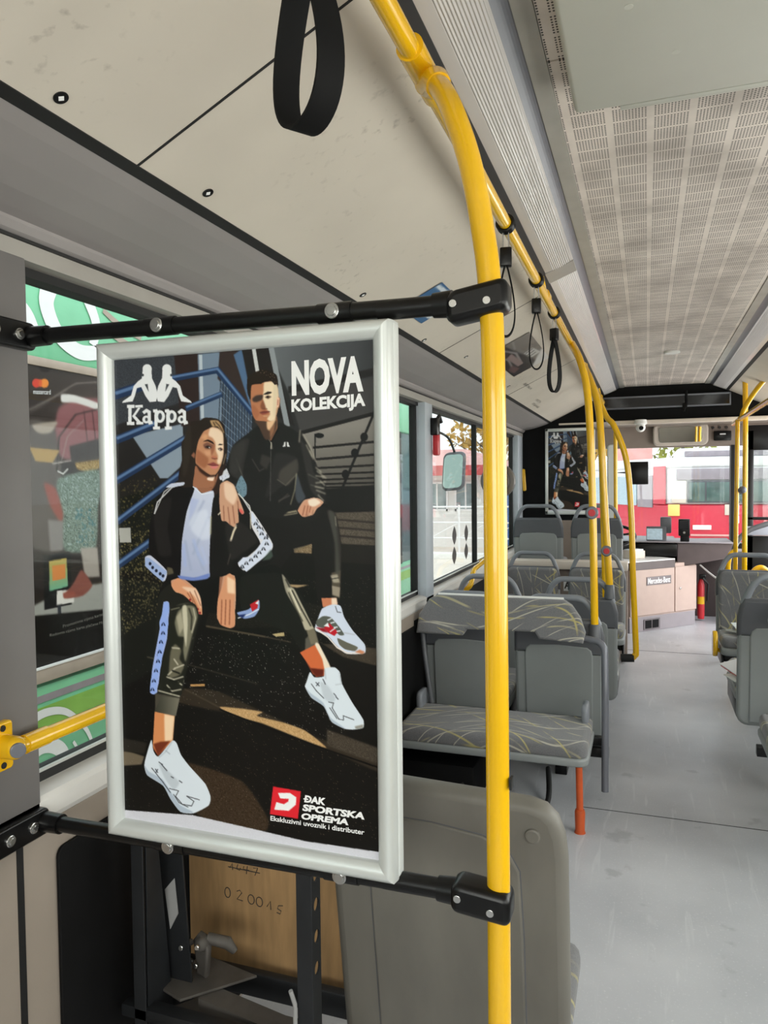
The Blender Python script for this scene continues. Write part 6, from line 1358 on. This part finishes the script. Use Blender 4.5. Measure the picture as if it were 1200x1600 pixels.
ca.poly(Cc((60, 1330), (700, 1300), (700, 1600), (60, 1600)), (26, 22, 21), 1, curve=False)
ca.oval(Cc((112, 126))[0], 6.4, 7.8, (206, 70, 52)); ca.oval(Cc((150, 127))[0], 6.4, 7.8, (226, 142, 60)); ca.poly(Cc((131, 103), (138, 115), (138, 138), (131, 150), (124, 138), (124, 115)), (214, 100, 50))
ps = ca.sheet('printed_sheet', (GB + .006, y0_ + .075, z1_ - .045), (0, y1_ - y0_ - .15, 0), (0, 0, -(z1_ - z0_ - .125)), None); ps.parent = ad; ps.matrix_parent_inverse = Matrix.Translation(-Vector(ad.location))
def adt(body, p0, p1, hgt, col='letter_white'):
    u = ca.tr(Cc(p0, p1)); f = lambda q: Vector((GB + .0074, y0_ + .075 + (y1_ - y0_ - .15) * q[0] / ca.w, z1_ - .045 - (z1_ - z0_ - .125) * q[1] / ca.h)); a, c = f(u[0]), f(u[1]); d = (c - a)
    MB().text(body, a, d.normalized(), (0, 0, 1), d.length, hgt).build('lettering', col, ps)
adt('mastercard', (95, 182), (178, 186), .027); adt('Promotivna cijena karte vrijedi', (238, 1400), (470, 1336), .024, 'letter_grey'); adt('Redovna cijena karte plaćene Mastercard', (178, 1440), (480, 1376), .024, 'letter_grey')
wm = empty('wing_mirror', (-2.98, 11.7, 1.6), 'large wing mirror of the green bus, seen through the second window', 'wing mirror')
b = MB().slab(rrect(-.15, .21, 1.381, 2.01, .1), .12, lambda u, v, w: (-2.98 + u * .94, 11.75 + u * .35 + w + (v - 1.7) * .25, v + u * .08), bev=.03); sub(wm, b, 'housing', 'shelldark')
b = MB().slab(rrect(-.125, .18, 1.424, 1.967, .075), .006, lambda u, v, w: (-2.98 + u * .94, 11.742 + u * .35 + w + (v - 1.7) * .25, v + u * .08), bev=.001); sub(wm, b, 'mirror_glass', 'farmirror')
sub(wm, MB().tube(smooth([(-3.36, 11.5, 2.36), (-3.23, 11.68, 2.35), (-3.03, 11.75, 2.24), (-2.93, 11.78, 2.0)], 6), .02, 10), 'arm', 'black')

# station building across the yard
sb = empty('station_building', (-6, 22, -.35), 'white single-storey station building with a weathered red roof beyond the yard', 'building')
sub(sb, MB().box(-12, -4.0, 21, 27, -.35, 1.98), 'wall', 'wallwhite')
b = MB(); b.add([(-12.6, 20.2, 1.95), (-3.6, 20.2, 1.95), (-3.6, 27.6, 1.95), (-12.6, 27.6, 1.95), (-10, 24, 2.62), (-5.6, 24, 2.62)], [(0, 1, 5, 4), (1, 2, 5), (2, 3, 4, 5), (3, 0, 4), (3, 2, 1, 0)]); sub(sb, b, 'roof', 'roofpink')
sub(sb, MB().box(-12.6, -3.6, 20.1, 20.25, 1.72, 2.0), 'fascia', 'roofred')
for x in (-6.6, -5.75, -4.9): q_ = sub(sb, MB().box(x - .28, x + .28, 20.97, 21.02, .75, 1.50), 'window', 'palewin'); fr_ = MB(); fr_.box(x - .32, x + .32, 20.95, 21.0, .70, .76); fr_.box(x - .32, x + .32, 20.95, 21.0, 1.49, 1.55); fr_.box(x - .02, x + .02, 20.95, 21.0, .75, 1.5); fr_.box(x - .33, x - .27, 20.95, 21, .7, 1.55); fr_.box(x + .27, x + .33, 20.95, 21, .7, 1.55); sub(sb, fr_, 'window_frame', 'letter_white')
bs = tag(MB().box(-3.9, -2.9, 21.2, 22, -.3, 1.7, bev=.03).build('kiosk', 'bluepanel'), 'blue kiosk right of the station building', 'kiosk')
fn = empty('fence', (-6, 18.5, -.35), 'low white tubular fence in front of the station building', 'fence')
for i in range(9): sub(fn, MB().tube([(-9 + i * .75, 18.5, -.35), (-9 + i * .75, 18.5, .95)], .03, 8), 'post', 'letter_white')
b = MB(); [b.tube([(-9, 18.5, z), (-3, 18.5, z)], .022, 8) for z in (.1, .5, .9)]; [b.tube([(-9 + i * .75, 18.5, .1), (-8.25 + i * .75, 18.5, .5)], .015, 6) for i in range(8)]; sub(fn, b, 'rail', 'letter_white')
tag(MB().box(-12, 3, 17.6, 17.9, -.36, -.2, bev=.02).build('kerb', 'wallwhite'), 'pale kerb across the yard in front of the fence', 'kerb')

# red and white bus straight ahead
rb = empty('city_bus', (1.7, 16, -.35), 'red and white bus standing across the yard, seen through the windscreen', 'bus')
X0, X1, YB = .43, 3.0, 16.0
th = math.radians(30); du = Vector((-math.sin(th), math.cos(th), 0))
def bus_prism(z0, z1, m, n, e=0.0, lenb=5):
    a = Vector((X0 - e, YB - e, 0)); b_ = Vector((X1 + e, YB - e, 0)); c_ = b_ + du * lenb; d_ = a + du * lenb
    b = MB(); b.slab([(p.x, p.y) for p in (a, b_, c_, d_)], z1 - z0, lambda u, v, w: (u, v, z0 + w), bev=.05, seg=3); return sub(rb, b, n, m)
bus_prism(-.1, 1.03, 'redbus', 'lower_body'); bus_prism(1.03, 1.78, 'whitebus', 'window_band', -.02); bus_prism(1.76, 1.97, 'whitebus', 'roof'); bus_prism(-.12, .30, 'cabgrey', 'bumper', .03)
def rq(x0, x1, z0, z1, m, n, d=.03): return sub(rb, MB().box(x0, x1, YB - d, YB - d + .04, z0, z1, bev=.01), n, m)
rq(X0 + .14, X1 - .1, 1.52, 1.74, 'busgrey', 'upper_grille'); rq(X0 + .05, X0 + .32, 1.06, 1.5, 'cream', 'side_panel', .02); rq(X0 + .34, X1 - .3, 1.06, 1.50, 'shelldark', 'window_surround'); rq(X0 + .37, X0 + .66, 1.09, 1.47, 'busglass', 'rear_window', .04); rq(X0 + .69, X0 + 1.16, 1.09, 1.47, 'busglass', 'rear_window', .04); rq(X0 + 1.2, X1 - .35, 1.09, 1.47, 'busglass', 'rear_window', .04)
rq(X0 - .02, X0 + .20, .80, 1.03, 'yellowlight', 'tail_light', .04); rq(X0 + 1.02, X0 + 1.28, .82, 1.03, 'cream', 'advert_patch', .03); rq(X0 + 1.10, X0 + 1.28, .66, .81, 'letter_white', 'advert_patch', .03); rq(X0 + .44, X0 + .78, .53, .62, 'letter_white', 'number_plate', .04); rq(X0 + .4, X0 + 2.0, .40, .44, 'roofpink', 'moulding', .035)
n2 = Vector((-du.y, du.x, 0))
def sq(s0, s1, z0, z1, m, n, d=.02):
    a = Vector((X0, YB, 0)); b = MB(); b.slab([(s0, z0), (s1, z0), (s1, z1), (s0, z1)], .03, lambda u, v, w: tuple(a + du * u + n2 * (d - w) + Vector((0, 0, v))), bev=.006); return sub(rb, b, n, m)
sq(.12, .55, 1.03, 1.80, 'redbus', 'corner_pillar', .03); sq(.6, 1.2, .95, 1.62, 'busgrey', 'side_window'); sq(1.25, 3.2, .98, 1.6, 'screenlit', 'side_window'); sq(3.3, 4.7, 1.0, 1.6, 'screenlit', 'side_window')
sub(rb, MB().box(X0 + .15, X1 - .3, YB + .3, YB + 2.5, 1.96, 2.16, bev=.06), 'roof_unit', 'whitebus'); rq(X0 + .3, X1 - .5, 1.985, 2.10, 'busgrey', 'roof_grille', -.28)
for x in (.85, 2.6): sub(rb, MB().tube([(x - .14, YB + 1.3, .1), (x + .14, YB + 1.3, .1)], .42, 24), 'wheel', 'rubber')
tag(MB().box(-1.2, .2, 27, 29, -.35, 2.7, bev=.05).build('red_hut', 'roofpink'), 'pink-red hut between the poles and the red bus, far behind', 'hut')

# trees beyond the yard
def tree(x, y, h, r, m, label, seed, n=420):
    rs = random.Random(seed); o = empty('tree', (x, y, -.35), label, 'tree', 'trees beyond the yard')
    b = MB(); b.tube([(x, y, -.35), (x + .1, y, h * .35), (x, y, h * .75)], [.16, .12, .04], 8)
    for k in range(9):
        a = rs.uniform(0, 6.28); z = h * rs.uniform(.3, .75); b.tube([(x, y, z), (x + math.cos(a) * r * .8, y + math.sin(a) * r * .8, z + r * .5)], [.045, .012], 6)
    sub(o, b, 'trunk', 'bark'); f = MB()
    for k in range(n):
        d = Vector((rs.gauss(0, 1), rs.gauss(0, 1), rs.gauss(0, .8))).normalized() * r * rs.uniform(.25, 1) ** .6; c = Vector((x, y, h * .72)) + d
        e = Vector((rs.gauss(0, 1), rs.gauss(0, 1), rs.gauss(0, 1))).normalized(); g = e.orthogonal().normalized(); s = r * rs.uniform(.05, .12)
        f.add([c + e * s, c + g * s * .6, c - e * s, c - g * s * .6], [(0, 1, 2, 3)])
    sub(o, f, 'foliage', m)
for i, (x, y, h, r, m, l) in enumerate([(-11.5, 31, 4.6, 2.0, 'leaf', 'yellow-green tree behind the left end of the station roof'), (-7.0, 34, 5.0, 1.9, 'leaf2', 'tan autumn tree above the middle of the station roof'), (-4.0, 30, 4.6, 1.6, 'leaf2', 'tan autumn tree at the right end of the station building'), (-2.6, 36, 4.4, 1.8, 'leaf2', 'yellowish tree above the far hut'), (1.6, 38, 5.2, 2.0, 'leaf', 'wide yellow-green tree above the red bus roof, left one'), (7.2, 39, 5.4, 2.5, 'leaf', 'wide yellow-green tree above the red bus roof, right one'), (5.0, 24, 4.2, 2.4, 'leaf', 'green tree seen through the front door glass')]):
    tree(x, y, h, r, m, l, 30 + i)

# black box added to darken the space under the bench, with a hose
hbx = empty('dark_filler_box', (-.9, 3.42, 0), 'black box added on the floor to darken the space under the rear-facing bench', 'filler box')
sub(hbx, MB().box(-1.10, -.74, 3.30, 3.66, .0, .20, bev=.012), 'housing', 'blackmatte')
sub(hbx, MB().tube(smooth([(-.80, 3.29, .12), (-.72, 3.24, .05), (-.60, 3.23, .018), (-.50, 3.28, .016), (-.43, 3.45, .016), (-.45, 3.66, .10)], 6), .013, 10), 'hose', 'rubber')
